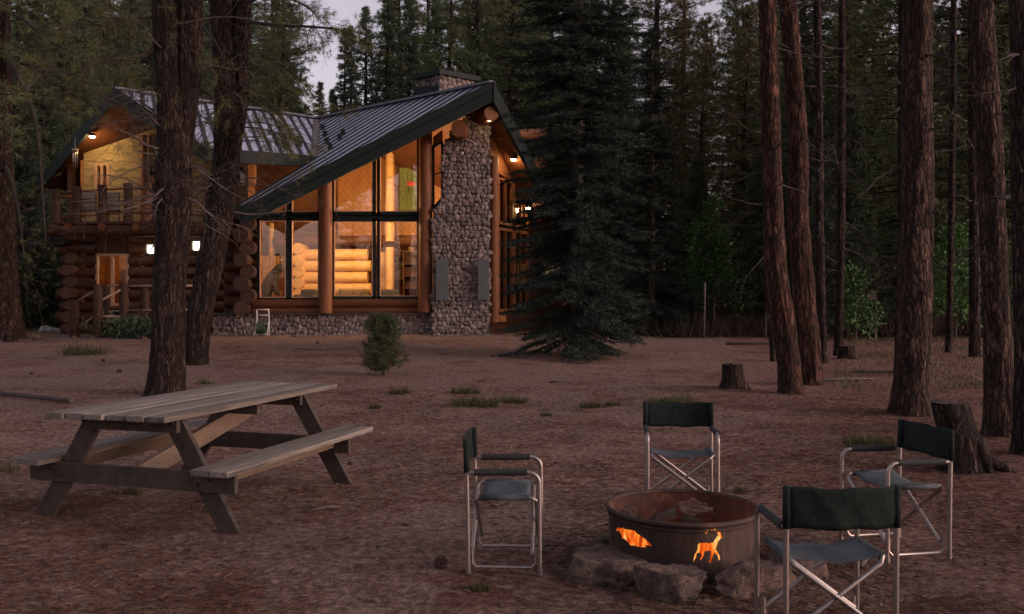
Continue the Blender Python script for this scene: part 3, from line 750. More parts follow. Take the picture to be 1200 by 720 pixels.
# small bushy pine in the yard
t = thing('pine_sapling', 'small bushy evergreen growing alone in the yard before the big windows', 'sapling', (X(449, 17.3), 17.3, gz(X(449, 17.3), 17.3)))
rnd = random.Random(4); mb = MB(); tips = []; off = Vector(t.location)
mb.tube([off + Vector((0, 0, -.05)), off + Vector((.01, 0, .6)), off + Vector((.03, 0, 1.15))], [.035, .02, .006], 7)
cc = []; aa = []
for k in range(240):
    h = .06 + 1.08 * (k / 240); a = rnd.uniform(0, 2 * PI); r_ = (.50 * math.sin(PI * min(1, .28 + .72 * (h / 1.25))) ** .7 + .03) * rnd.uniform(.6, 1.1)
    e = Vector((math.cos(a) * r_, math.sin(a) * r_, h + r_ * .35))
    mb.tube([off + Vector((0, 0, h)), off + e], [.006, .003], 3, cap=False)
    for j in range(6):
        f = rnd.uniform(.3, 1); cc.append((e.x * f + rnd.gauss(0, .03), e.y * f + rnd.gauss(0, .03), h + (e.z - h) * f + rnd.gauss(0, .03))); aa.append((e.x, e.y, .35))
mb.build('stem', M['twig_dark'], t, fix=False)
V, Fc = tufts(np.array(cc), np.array(aa), 14, .085, .008, .8)
link_mesh('foliage', np_mesh('foliage', V, Fc), M['pine_far'], t)
# green broadleaf saplings
def sapling(name, label, u, d, H, Rr, n, seed, mat='aspen', group=None, ls=.07):
    x = X(u, d); t = thing(name, label, 'sapling', (x, d, gz(x, d)), 0, group); rnd = random.Random(seed); off = Vector(t.location); mb = MB(); tips = []
    mb.tube([off + Vector((0, 0, -.1)), off + Vector((.05, 0, H * .5)), off + Vector((0, 0, H))], [.03 * H / 4, .02 * H / 4, .005], 6)
    for k in range(int(H * 9)):
        h = H * rnd.uniform(.18, .98); a = rnd.uniform(0, 6.28)
        branch(mb, off + Vector((0, 0, h)), (math.cos(a), math.sin(a), .5), Rr * rnd.uniform(.5, 1.1) * (1.15 - h / H), .010, 1, rnd, .22, 0, tips, 3, (3, 5))
    mb.build('stem', M['twig'], t, fix=False)
    c = np.array([tuple(q[0] - off) for q in tips]); k = max(3, n // len(c)); c = np.repeat(c, k, 0) + np.random.default_rng(seed).normal(0, .12, (len(c) * k, 3))
    V, Fc = blades(c, np.random.default_rng(seed).normal(size=c.shape), ls * 1.3, ls)
    link_mesh('leaves', np_mesh('leaves', V, Fc), M[mat], t)
sapling('broadleaf_sapling', 'bright green young broadleaf tree right of the dark spruces', 836, 31, 4.6, 1.2, 6000, 91)
sapling('broadleaf_sapling', 'thin pale green sapling beside the bright young broadleaf tree', 815, 36, 4.2, 1.0, 3500, 92)
sapling('broadleaf_sapling', 'low green sapling among the trunks right of the leaning pair', 1003, 24, 2.0, .6, 1800, 93)
sapling('broadleaf_sapling', 'tall faint green sapling at the left edge beside the stair', 46, 38, 4.8, 1.4, 4000, 94)
sapling('broadleaf_sapling', 'green undergrowth sapling between stout pine and left leaning pine', 1120, 26, 3.2, 1.3, 3500, 95)

# ------------------------------------------------------------------ the lodge
lodge = thing('log_lodge', 'large log lodge with lit prow windows, cobblestone chimney wall and metal roof', 'lodge', (-5, 31, gz(-5, 31)))
def plane3(a, b, c):
    n = (b - a).cross(c - a).normalized()
    if n.z < 0: n = -n
    return a, n
def hit(pl, u, v):
    k = PT(u, v, 1.0) - Vector((0, 0, EYE)); e = Vector((0, 0, EYE)); a, n = pl
    return e + k * ((a - e).dot(n) / k.dot(n))
def zof(pl, x, y):
    a, n = pl; return a.z - (n.x * (x - a.x) + n.y * (y - a.y)) / n.z
Pk = PT(577, 98, 28.5); E1 = PT(285, 245, 27.5); Rj = PT(372, 140, 33.8)
pl1 = plane3(Pk, E1, Rj); Vl = hit(pl1, 369, 185); E2 = hit(pl1, 276, 241)
RR = PT(660, 262, 32.8); RRb = RR + (Rj - Pk); pl1b = plane3(Pk, RR, Rj)
Q = PT(134, 105, 29.0); pl2 = plane3(Rj, Q, Vl); T2 = hit(pl2, 244, 176)
Lr = PT(44, 214, 32.0); Lb = Lr + (Rj - Q); pl2b = plane3(Q, Lr, Rj)
def slab(mb, poly, th=.16, top=0):
    mb.prism([p + Vector((0, 0, top)) for p in poly], (0, 0, -th))
def seams(mb, pl, poly, d, sp, w_=.05, h_=.06):
    """raised ribs in direction d across polygon on plane"""
    n = pl[1]; d = (d - n * d.dot(n)).normalized(); s = n.cross(d).normalized()
    P2 = [((p - pl[0]).dot(s), (p - pl[0]).dot(d)) for p in poly]
    lo = min(p[0] for p in P2); hi = max(p[0] for p in P2); k = lo + sp * .5
    while k < hi:
        ys_ = []
        for i in range(len(P2)):
            (x1, y1), (x2, y2) = P2[i], P2[(i + 1) % len(P2)]
            if (x1 - k) * (x2 - k) < 0: ys_.append(y1 + (y2 - y1) * (k - x1) / (x2 - x1))
        ys_.sort()
        for a, b in zip(ys_[::2], ys_[1::2]):
            mb.bar(pl[0] + s * k + d * a + n * (h_ / 2 + .003), pl[0] + s * k + d * b + n * (h_ / 2 + .003), w_, h_, n)
        k += sp
roof1 = [Pk, Rj, Vl, E2, E1]; roof2 = [Q, Rj, Vl, T2]
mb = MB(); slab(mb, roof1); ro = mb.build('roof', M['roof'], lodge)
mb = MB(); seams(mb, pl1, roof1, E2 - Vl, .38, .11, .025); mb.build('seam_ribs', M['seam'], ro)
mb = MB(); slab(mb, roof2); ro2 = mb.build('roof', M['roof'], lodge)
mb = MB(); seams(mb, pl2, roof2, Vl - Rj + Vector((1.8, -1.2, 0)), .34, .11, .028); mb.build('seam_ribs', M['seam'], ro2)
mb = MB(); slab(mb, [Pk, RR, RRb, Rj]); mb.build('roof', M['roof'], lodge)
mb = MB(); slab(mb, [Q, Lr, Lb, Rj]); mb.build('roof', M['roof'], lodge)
mb = MB(); mb.bar(Rj + Vector((0, -.02, .05)), Pk + Vector((0, -.02, .05)), .22, .07); mb.bar(Rj + Vector((0, -.02, .05)), Q + Vector((0, -.02, .05)), .22, .07)
mb.build('ridge_cap', simple('ridge_metal', (.16, .165, .20), .7, .1), lodge)
mb = MB(); mb.bar(Rj + Vector((0, -.03, .02)), Vl + Vector((0, 0, .03)), .30, .05); mb.build('valley_flashing', simple('flashing', (.16, .13, .12), .6, .3), lodge)
# snow guards / pipe boots on the roof
for (u, v) in ((378, 152), (381, 160), (383, 168), (387, 175), (398, 163), (402, 158), (349, 166), (351, 172)):
    mb = MB(); p = hit(pl1 if u > 372 else pl2, u, v); mb.box(p + Vector((0, 0, .08)), (.14, .10, .20)); mb.build('snow_guard', M['black'], lodge)
# soffit boards under slabs
def soffit(poly, drop=.19):
    mb = MB(); c = sum(poly, Vector()) / len(poly)
    mb.prism([c + (p - c) * .985 + Vector((0, 0, -drop)) for p in poly], (0, 0, -.05)); return mb.build('soffit', M['soffit'], lodge)
for pl in (roof1, [Pk, RR, RRb, Rj], [Q, Lr, Lb, Rj], roof2): soffit(pl)
# fascia boards
def fascia(p, q, h1, h2, th=.12, drop=0, out=Vector((0, -1, 0))):
    mb = MB(); o = out * th
    mb.prism([p + o * .5 + Vector((0, 0, .06 - drop)), q + o * .5 + Vector((0, 0, .06 - drop)), q + o * .5 - Vector((0, 0, h2)), p + o * .5 - Vector((0, 0, h1))], -o)
    return mb.build('fascia', M['green'], lodge)
fascia(E1, Pk, .50, .58); fascia(E1 + Vector((0, -.09, -.02)), Pk + Vector((0, -.09, -.02)), .16, .2, .06)
fascia(Pk + Vector((.005, 0, 0)), RR, .58, .5, out=Vector((.8, -.6, 0))); fascia(Q, Lr, .42, .42); fascia(Q + Vector((.005, 0, 0)), T2, .42, .42)
fascia(T2 + Vector((.01, -.03, 0)), Vl, .36, .30); fascia(E2 + Vector((-.02, 0, 0)), E1, .3, .4, out=Vector((-1, -.3, 0)))

# walls
def ztop(x, y):
    right = min(zof(pl1, x, y), zof(pl1b, x, y)); left = min(zof(pl2, x, y), zof(pl2b, x, y))
    return max(right, left) - .26
def wall(name, mat, p, q, zb, tf, th=.2, n=24, parent=lodge):
    p = Vector(p); q = Vector(q); poly = [Vector((p.x, p.y, zb)), Vector((q.x, q.y, zb))]
    for i in range(n + 1):
        c = q.lerp(p, i / n); poly.append(Vector((c.x, c.y, tf(c.x, c.y))))
    d = (q - p).normalized(); nn = Vector((d.y, -d.x, 0)); mb = MB(); mb.prism(poly, -nn * th)
    return mb.build(name, mat, parent)
YF = 30.0; GL = .95                                        # front wall plane, floor level
def logs(mb, x0, x1, y, z0, z1, r, over=0, jit=.06, rnd=random.Random(8)):
    z = z0 + r
    k = 0
    while z < z1:
        o0 = over * (1 if k % 2 else .55) * rnd.uniform(.8, 1.2)
        rr = r * rnd.uniform(.97, 1.04)
        mb.tube([(x0 - o0, y, z), (x0 + (x1 - x0) * .5, y + rnd.uniform(-.02, .02), z), (x1, y, z)], [rr * 1.06, rr, rr], 14)
        z += r * 1.88; k += 1
# upper siding wall and log wall of the left wing
YW = 31.0; xa, xb = X(98, YW), X(300, YW)
# left wing: wall of wavy-edged siding, cut round the openings
def quadwall(mb, u0, u1, v0, v1, y, th=.12):
    mb.box(((X(u0, y) + X(u1, y)) / 2, y + th / 2, (Z(v0, y) + Z(v1, y)) / 2), (abs(X(u1, y) - X(u0, y)), th, abs(Z(v0, y) - Z(v1, y))))
m, nt, b = newmat('yellow_wavy_siding'); M['siding'] = m
v = coords(nt); sp = N(nt, 'ShaderNodeSeparateXYZ'); L(nt, v, sp.inputs[0])
wv = tnoise(nt, coords(nt, (1, .01, .01)), 2.2, 3); zz = math_(nt, 'ADD', math_(nt, 'MULTIPLY', sp.outputs[2], 3.6), math_(nt, 'MULTIPLY', wv, 1.3))
fr_ = math_(nt, 'FRACT', zz); ln_ = ramp(nt, [(0, .35), (.07, .55), (.13, 1)], fr_)
f = tnoise(nt, coords(nt, (.4, 1, 3)), 4, 5); r = ramp(nt, [(.3, (.22, .150, .062)), (.7, (.34, .235, .105))], f)
L(nt, mixc(nt, ln_.outputs[0], (.06, .04, .02), r.outputs[0]), b.inputs['Base Color']); b.inputs['Roughness'].default_value = .75
bump(nt, b, math_(nt, 'ADD', ln_.outputs[0], math_(nt, 'MULTIPLY', fr_, -.5)), .6, .03)
mb = MB()
def clipwall(mb, u0, u1, vb, y, th=.12, n=8):
    x0, x1 = X(u0, y), X(u1, y); zb = Z(vb, y); poly = [Vector((x0, y, zb)), Vector((x1, y, zb))]
    for i in range(n + 1):
        x = x1 + (x0 - x1) * i / n; poly.append(Vector((x, y, ztop(x, y))))
    mb.prism(poly, (0, th, 0))
quadwall(mb, 98, 112, 192, 266, YW); clipwall(mb, 98, 300, 192, YW)
quadwall(mb, 128, 174, 192, 266, YW); quadwall(mb, 190, 276, 192, 266, YW); quadwall(mb, 276, 299, 217, 266, YW)
mb.build('siding_wall', M['siding'], lodge)
mb = MB(); logs(mb, X(78, YW) , X(113, YW), YW + .15, gz(-14, 31) - .05, Z(273, YW), .21, .35)
logs(mb, X(151, YW), X(300, YW), YW + .15, gz(-14, 31) - .05, Z(273, YW), .21, 0); 
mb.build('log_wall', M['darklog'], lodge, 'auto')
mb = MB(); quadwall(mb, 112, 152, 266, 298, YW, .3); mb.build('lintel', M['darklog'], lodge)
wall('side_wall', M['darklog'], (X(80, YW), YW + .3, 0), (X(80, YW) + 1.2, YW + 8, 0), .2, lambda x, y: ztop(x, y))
# cross log ends at the wing's left corner
mb = MB(); z = .3
for k in range(7):
    r_ = .19 * random.uniform(.95, 1.12); yy = YW - .30 - .22 * (k % 2)
    mb.tube([(X(86, YW), yy, z + r_), (X(86, YW), YW + .5, z + r_)], [r_, r_], 14); z += .40
mb.build('log_ends', M['logend'], lodge, 'auto')

mb = MB(); poly = []
for u in (299, 320, 345, 366): poly.append(Vector((X(u, YW), YW, Z(241 - (u - 276) * .602 + 9, YW))))
for u in (366, 345, 320, 299): poly.append(Vector((X(u, YW), YW, zof(pl2, X(u, YW), YW) - .26)))
mb.prism(poly, (0, .1, 0)); mb.build('upper_wall', M['darklog'], lodge)
# main front wall (stained timber & glass)
def zf(x): return ztop(x, YF)
mb = MB()                                                  # sill logs
x0, x1 = X(268, YF), X(507, YF)
mb.tube([(X(296, YF), YF + .02, Z(356, YF)), (x1, YF + .02, Z(355, YF))], .17, 16)
mb.tube([(X(296, YF), YF + .05, Z(365, YF)), (x1, YF + .05, Z(364, YF))], .15, 16)
mb.build('sill_logs', M['sidelog'], lodge, 'auto')
# log corner with sawn ends
rnd = random.Random(21)
mb = MB(); me_ = MB(); z = Z(375, YF); k = 0
while z < Z(262, YF):
    r_ = .215 * rnd.uniform(.94, 1.06); xc = X(290 + (4 if k % 2 else -2), YF)
    mb.tube([(X(262, YF), YF + .25, z + r_), (X(302, YF), YF + .25, z + r_)], [r_ * 1.02, r_], 16)
    me_.tube([(xc, YF - (.62 if k % 2 == 0 else .40), z + r_ + .18), (xc, YF + .6, z + r_ + .18)], [r_ * 1.12, r_], 16)
    z += .40; k += 1
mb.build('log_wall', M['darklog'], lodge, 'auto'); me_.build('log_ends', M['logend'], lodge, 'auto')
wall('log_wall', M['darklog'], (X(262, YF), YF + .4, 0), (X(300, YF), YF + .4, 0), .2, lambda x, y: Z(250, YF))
# posts
def post(u0, u1, vt, vb, y, name='timber_post', mat='orangelog', off=-.14):
    mb = MB(); xx0, xx1 = X(u0, y), X(u1, y); r_ = (xx1 - xx0) / 2; cx = (xx0 + xx1) / 2
    mb.tube([(cx, y + off, Z(vb, y)), (cx + .01, y + off, Z((vt + vb) / 2, y)), (cx, y + off, Z(vt, y))], [r_ * 1.04, r_, r_ * .97], 18)
    return mb.build(name, M[mat], lodge, 'auto')
post(375, 390, 196, 367, YF); post(491, 507, 140, 366, YF)
# windows: green frames, pale inner trim, panes
def window(panes, frame, y, glassm='glass', sloped=False, fw=None, name='window'):
    """frame: outer polygon in (u, v); panes: list of polygons"""
    P_ = lambda p, yy: Vector((X(p[0], yy), yy, Z(p[1], yy)))
    mb = MB()
    fr = MB()
    # frame built as bars round every pane
    for pn in panes:
        n = len(pn)
        for i in range(n):
            a, b_ = P_(pn[i], y), P_(pn[(i + 1) % n], y); d = (b_ - a).normalized()
            c = sum((P_(q, y) for q in pn), Vector()) / n
            nrm = Vector((-d.z, 0, d.x)); nrm = -nrm if nrm.dot(c - a) > 0 else nrm
            fr.bar(a + nrm * .05 - d * .10, b_ + nrm * .05 + d * .10, .14, .1001 + .0007 * i, nrm)
            mb.bar(a - nrm * .012, b_ - nrm * .012, .06 + .001 * i, .028, nrm)
    root = fr.build(name, M['green'], lodge)
    for o_v in mb.v: pass
    mb.v = [(p[0], p[1] - .06, p[2]) for p in mb.v]
    mb.build('sash', M['trim'], root)
    for pn in panes:
        g = MB(); g.add([P_(q, y + .015) for q in pn], [tuple(range(len(pn)))]); g.build('pane', M[glassm], root, fix=False)
    return root
M['trim'] = simple('tan_sash', (.42, .24, .15), .6, var=.1)
window([[(305, 259), (335.5, 259), (335.5, 349), (305, 349)], [(342.5, 259), (374, 259), (374, 349), (342.5, 349)],
        [(342.5, 229.5), (374, 212), (374, 249), (342.5, 249)], [(320, 242), (336, 233), (336, 249), (309, 249)]], None, YF)
window([[(392, 260), (437, 260), (437, 347.5), (392, 347.5)], [(445.5, 260), (489.5, 260), (489.5, 347.5), (445.5, 347.5)],
        [(392, 205), (437, 184), (437, 248.5), (392, 248.5)], [(445.5, 180), (489.5, 160), (489.5, 248.5), (445.5, 248.5)]], None, YF)
# header band over the big windows (dark green mullion rail)
mb = MB(); 
for (u0, u1) in ((300, 375.5), (390, 491)): quadwall(mb, u0, u1, 250, 258.5, YF + .03, .12)
mb.build('transom', M['green'], lodge)
# angled little bay between right post and chimney
mb = MB(); A_ = Vector((X(507, YF), YF - .02, 0)); B_ = Vector((X(520, YF - 1.0), YF - 1.0, 0))
# --- stone: chimney breast front, and base course
def cobbles(mb, org, ux, uz, wdt, hgt, nrm, size, rnd, inside=None):
    """rounded stones laid in a jittered packing on a rectangle"""
    rows = int(hgt / (size * .80)); 
    for j in range(rows + 1):
        x = -size * rnd.uniform(0, .8)
        while x < wdt:
            s = size * (rnd.uniform(.5, 1.0) if rnd.random() < .6 else rnd.uniform(1.0, 1.5)); cxp = x + s * .5; zp = (j + .5) * hgt / (rows + 1) + rnd.uniform(-.22, .22) * size
            if (inside is None or inside(cxp, zp)) and 0 < cxp < wdt and 0 < zp < hgt:
                a = rnd.uniform(-.5, .5); c = org + ux * cxp + uz * zp + nrm * rnd.uniform(-.02, .015)
                rt = Matrix((ux, nrm, uz)).transposed().to_3x3() @ Matrix.Rotation(a, 3, 'Y')
                mb.ball(c, (s * .55, size * .24, size * rnd.uniform(.42, .60)), 2, .42, 1.7, rnd.random() * 90, 0, rt)
            x += s * .93
UX, UZ, NY = Vector((1, 0, 0)), Vector((0, 0, 1)), Vector((0, -1, 0))
YC = 29.6                                                 # chimney breast front
rnd = random.Random(31)
zg = gz(-3, 30) - .08
# chimney breast: lower part wide, upper part narrower with sloping left shoulder
cl = X(507, YC); cr = X(574, YC); ctop = Z(130, YC)
def in_ch(xp, zp):
    u = (cl + xp) / YC * F + 600; v = HOR - (zg + zp - EYE) / YC * F
    if v < 236: return u > 517.5 and v > 168 - (u - 517) * 1.05
    if v < 250: return u > 517.5 - (v - 236) * .8
    return True
mb = MB(); cobbles(mb, Vector((cl, YC, zg)), UX, UZ, cr - cl, ctop - zg, NY, .165, rnd, in_ch)
sm = MB(); zsh = Z(250, YC); cl2 = X(517, YC)
sm.box(((cl + cr) / 2, YC + .32, (zg + zsh) / 2), (cr - cl - .02, .6, zsh - zg))
sm.prism([Vector((cl2, YC + .02, zsh)), Vector((cr, YC + .02, zsh)), Vector((cr, YC + .02, ctop - .15)), Vector((X(556, YC), YC + .02, ctop - .15)), Vector((cl2, YC + .02, Z(172, YC)))], (0, .6, 0))
core = sm.build('chimney_wall', M['mortar'], lodge)
mb.build('cobbles', M['stone'], core, True, fix=False)
# left return of the breast (seen as the angled bay side)
mb = MB(); xb0 = X(250, YF); cobbles(mb, Vector((xb0, YF - .12, zg)), UX, UZ, cl - xb0 + .05, Z(369, YF) - zg, NY, .17, rnd)
sm = MB(); sm.box(((xb0 + cl) / 2, YF + .1, (zg + Z(369, YF)) / 2), (cl - xb0, .42, Z(369, YF) - zg))
sm.box(((xb0 + cl) / 2, YF - .02, Z(368.2, YF)), (cl - xb0, .46, .05))
bs = sm.build('stone_base', M['mortar'], lodge); mb.build('cobbles', M['stone'], bs, True, fix=False)
# angled window beside the chimney
mb = MB(); y1 = YF - .05
a, b_ = PT(507.5, 150, 29.95), PT(518.5, 150, 29.75)
def apt(t, v): return Vector((a.x + (b_.x - a.x) * t, a.y + (b_.y - a.y) * t, Z(v, 29.85)))
mb.prism([apt(0, 160), apt(1, 153), apt(1, 168), apt(0, 172)], (0, .1, 0)); w1 = mb.build('window', M['trim'], lodge)
mb = MB(); mb.bar(apt(.03, 170), apt(.03, 246), .09, .08, (1, 0, 0)); mb.bar(apt(.97, 167), apt(.97, 236), .09, .08, (1, 0, 0)); mb.bar(apt(0, 246), apt(1, 233), .09, .10); mb.bar(apt(0, 172), apt(1, 168), .09, .06); mb.bar(apt(0, 205), apt(1, 202), .05, .04)
mb.build('frame', M['green'], w1)
g = MB(); g.add([apt(0.05, 172), apt(.95, 168), apt(.95, 234), apt(.05, 245)], [(0, 1, 2, 3)]); g.build('pane', M['glass_in'], w1, fix=False)
# grey vent panels on the stone
for (u0, u1) in ((511, 525.5), (560, 573)):
    mb = MB(); mb.box(((X(u0, 29.4) + X(u1, 29.4)) / 2, 29.42, (Z(305, 29.4) + Z(352, 29.4)) / 2), (X(u1, 29.4) - X(u0, 29.4), .10, Z(305, 29.4) - Z(352, 29.4)))
    bevel(mb.build('vent_panel', M['greyvent'], lodge), .01)
# right hand wall going back from the chimney, timber post, tall windows
W0 = Vector((X(575, 30.1), 30.1, 0)); dW = Vector((.42, .91, 0)).normalized(); nW = Vector((dW.y, -dW.x, 0))
def wp(s, z, o=0): return W0 + dW * s + nW * o + Vector((0, 0, z))
def zr_(s): p = wp(s, 0); return ztop(p.x, p.y)
mb = MB(); mb.prism([wp(0, zg), wp(6, zg), wp(6, 1.0), wp(0, 1.0)], -nW * .3); mb.build('side_wall', M['stone'] if False else M['darklog'], lodge); mb = MB(); mb.prism([wp(0, 5.9), wp(6, 5.0), wp(6, zr_(6)), wp(3, zr_(3)), wp(0, zr_(0))], -nW * .25)
mb.build('side_wall', M['sidelog'], lodge)
mb = MB()
for s in (0.15,): mb.tube([wp(s, .7, .05), wp(s, 6.3, .05)], .17, 14)
mb.build('timber_post', M['orangelog'], lodge, 'auto')
mb = MB(); mb.prism([wp(3.1, 1.0), wp(6, 1.0), wp(6, 5.0), wp(3.1, 5.45)], -nW * .25); mb.build('side_wall', M['darklog'], lodge)
s = .55
for k in range(2):
    s1 = s + 1.15; mb = MB()
    for z0_, z1_ in ((1.1, 3.9), (4.1, 5.6)):
        for (p, q, uu) in ((wp(s, z0_), wp(s1, z0_), UZ), (wp(s, z1_), wp(s1, z1_), UZ)): mb.bar(p, q, .12, .10, UZ)
        mb.bar(wp(s, z0_), wp(s, z1_), .12, .10, dW); mb.bar(wp(s1, z0_), wp(s1, z1_), .12, .10, dW); mb.bar(wp(s + .57, z0_), wp(s + .57, z1_), .10, .05, dW)
    wn = mb.build('window', M['orangelog'], lodge)
    g = MB()
    for z0_, z1_ in ((1.1, 3.9), (4.1, 5.6)): g.add([wp(s, z0_), wp(s1, z0_), wp(s1, z1_), wp(s, z1_)], [(0, 1, 2, 3)])
    g.build('pane', M['glass_in'], wn, fix=False); s += 1.32
# little lit window further along, seen through the spruce
mb = MB(); mb.prism([wp(6, zg), wp(9.5, zg), wp(9.5, 4.2), wp(6, 4.2)], -nW * .3); mb.build('side_wall', M['darklog'], lodge)
mb = MB(); p = PT(646, 320, 33.5); mb.box(p, (.75, .1, .9)); wn = mb.build('window', M['green'], lodge)
mb = MB(); mb.box(p + Vector((0, -.06, 0)), (.6, .02, .75)); mb.build('pane', emis('warm_far_pane', (1, .72, .30), .10), wn)
# chimney above the roof
rot = Matrix.Rotation(math.atan2(.62, -.78) , 3, 'Z'); ch = PT(519, 100, 30.6)
e1 = Vector((-.78, .62, 0)).normalized(); e2 = Vector((.78, .62, 0)).normalized()
cf = PT(515.5, 120, 30.0); wl, wr = 1.0, 1.42; zt = Z(88, 30.0); zb = Z(135, 30.0)
# footprint from the front corner: e1 to the left-back, e2 to the right-back
sm = MB(); c0 = Vector((cf.x, cf.y, zb)); sm.prism([c0, c0 + e1 * wl, c0 + e1 * wl + e2 * wr, c0 + e2 * wr], (0, 0, zt - zb)); chm = sm.build('chimney', M['mortar'], lodge)
mb = MB()
cobbles(mb, c0, e2, UZ, wr, zt - zb, Vector((e2.y, -e2.x, 0)), .19, rnd); cobbles(mb, c0 + e1 * wl, -e1, UZ, wl, zt - zb, Vector((-e1.y, e1.x, 0)) * 1.0, .19, rnd)
mb.build('cobbles', M['stone'], chm, True, fix=False)
sm = MB(); o = Vector((0, 0, zt - zb)); g_ = .14; c1 = c0 + o - e1 * g_ - e2 * g_
sm.prism([c1, c1 + e1 * (wl + 2 * g_), c1 + e1 * (wl + 2 * g_) + e2 * (wr + 2 * g_), c1 + e2 * (wr + 2 * g_)], (0, 0, .17)); sm.build('cap', M['green'], chm)
sm = MB(); fc = c0 + o + e1 * .5 + e2 * .95 + Vector((0, 0, .17)); sm.tube([fc, fc + Vector((0, 0, .16))], .16, 16); sm.tube([fc + Vector((0, 0, .16)), fc + Vector((0, 0, .26))], .21, 16); sm.build('flue', M['black'], chm, 'auto')
sm = MB(); c2 = c0 - e1 * .1 - e2 * .1; c2.z = zof(pl1, c2.x, c2.y) - .15; sm.prism([c2, c2 + e1 * 1.2, c2 + e1 * 1.2 + Vector((0, 0, .55)), c2 + Vector((0, 0, .45))], -e2 * .04); sm.build('flashing', M['green'], chm)
# roof beam ends (logs) under the rake
for (u, v, y0, y1_, r_, nm) in ((576, 133, 28.75, 31, .24, 0), (538, 150, 28.7, 30.5, .26, 0)):
    mb = MB(); p = PT(u, v, y0); mb.tube([p, Vector((p.x - .8 if u > 560 else p.x, y1_, p.z))], [r_, r_], 18); mb.build('beam_end', M['orangelog'], lodge, 'auto')
mb = MB(); p, q = PT(572, 152, 29.4), PT(512, 168, 29.6)
mb.tube([PT(583, 158, 30.2), PT(640, 158, 32.0)], .2, 14); mb.build('beam', M['orangelog'], lodge, 'auto')

# ---- inside the great room
fl = MB(); fl.box((-5.6, 33.4, GL - .12), (10.8, 6.6, .2)); fl.build('floor', M['inplank'], lodge)
wall('inside_wall', M['inplank'], (-11.2, 36.6, 0), (-.2, 36.6, 0), .8, lambda x, y: max(ztop(x, y) - .05, 5.0))
wall('inside_wall', M['inplank'], (-11.0, 36.5, 0), (-8.95, 30.4, 0), .8, lambda x, y: min(ztop(x, y) - .05, 8))
wall('inside_wall', M['inplank'], (-.9, 30.5, 0), (-.3, 36.5, 0), .8, lambda x, y: min(ztop(x, y) - .05, 6.5))
YL = 33.0
mb = MB(); z = Z(352, YL) ; 
for k in range(5):
    r_ = .20; mb.tube([(X(352, YL), YL, z), (X(431, YL) + .12 * (k % 2), YL, z)], [r_, r_ * 1.03], 16); z += .42
mb.build('inside_log_wall', M['inlog'], lodge, 'auto')
mb = MB(); z = Z(352, YL) + .2
for k in range(5):
    mb.tube([(X(352, YL), YL - .42, z), (X(352, YL), YL + .5, z)], [.21, .2], 16); z += .42
mb.build('inside_log_ends', M['inlog'], lodge, 'auto')
# board partition at left, with its sloping top boards
mb = MB()
for i in range(9):
    u0 = 304 + i * 4.1; mb.box(((X(u0, 33.6) + X(u0 + 3.6, 33.6)) / 2, 33.6, (GL + Z(300, 33.6)) / 2), (X(3.5, 33.6) - X(0, 33.6), .05, Z(300, 33.6) - GL))
mb.build('board_partition', M['inlog'], lodge)
# loft beam, loft columns, upper wall boards laid diagonally
mb = MB(); mb.tube([(-8.9, 33.9, Z(283, 33.9)), (-.4, 33.9, Z(281, 33.9))], .22, 14); mb.build('loft_beam', M['sidelog'], lodge, 'auto')
mb = MB(); mb.box((-4.8, 35.2, Z(275, 34.5)), (8.4, 2.6, .1)); mb.build('loft_floor', M['soffit'], lodge)
for u, v0, v1, y, r_ in ((457, 178, 283, 33.4, .16), (457, 290, 352, 33.4, .16), (449, 296, 352, 33.8, .14), (482, 290, 352, 34.6, .13), (318, 262, 300, 34, .10)):
    mb = MB(); mb.tube([(X(u, y), y, Z(v1, y)), (X(u, y), y, Z(v0, y))], [r_ * 1.1, r_], 14); mb.build('inside_column', M['inlog'], lodge, 'auto')
mb = MB(); d45 = Vector((1, 0, 1)).normalized()
for i in range(44):
    c = Vector((-9.0 + i * .21, 36.3, 5.1)); mb.box(c, (.195, .03, 5.0), Matrix.Rotation(R(35), 3, 'Y'))
mb.build('diagonal_boards', M['inplank'], lodge)
mb = MB(); y_ = 33.8; x0_, x1_ = X(396, y_), -1.0; poly = [Vector((x0_, y_, Z(283, y_))), Vector((x1_, y_, Z(283, y_)))] + [Vector((x1_ + (x0_ - x1_) * i / 10, y_, ztop(x1_ + (x0_ - x1_) * i / 10, y_) - .02)) for i in range(11)]
mb.prism(poly, (0, .1, 0)); mb.build('inside_wall', M['inplank'], lodge)
# picture / stained glass
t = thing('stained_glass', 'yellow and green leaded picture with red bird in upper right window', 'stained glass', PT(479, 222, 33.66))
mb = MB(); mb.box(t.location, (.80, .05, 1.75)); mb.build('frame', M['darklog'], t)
mb = MB(); mb.box(t.location + Vector((0, -.035, 0)), (.68, .02, 1.6)); mb.build('glass', emis('glowing_yellow_glass', (.75, .50, .08), .14), t)  # glow put into the glass itself, no lamp behind it
mb = MB(); c = t.location + Vector((0, -.055, 0))
for k in range(11):
    a = k * .57; mb.bar(c, c + Vector((math.cos(a) * .38, 0, math.sin(a) * .6)), .012, .03, (0, 1, 0))
mb.build('lead_lines', M['black'], t)
mb = MB(); mb.ball(c + Vector((.1, -.01, .2)), (.17, .015, .10), 2); mb.build('red_bird', simple('red_glass', (.5, .04, .03)), t)
# framed opening low right (warm window with table lamp)
t = thing('picture_frame', 'framed lit picture low on the wall seen in the bottom right pane', 'picture', PT(468, 318, 35.8))
mb = MB(); mb.box(t.location, (.95, .05, .85)); mb.build('frame', M['darklog'], t)
mb = MB(); mb.box(t.location + Vector((0, -.04, 0)), (.8, .02, .7)); mb.build('canvas', simple('landscape_canvas', (.42, .36, .16), .8, var=.7, scale=5), t)
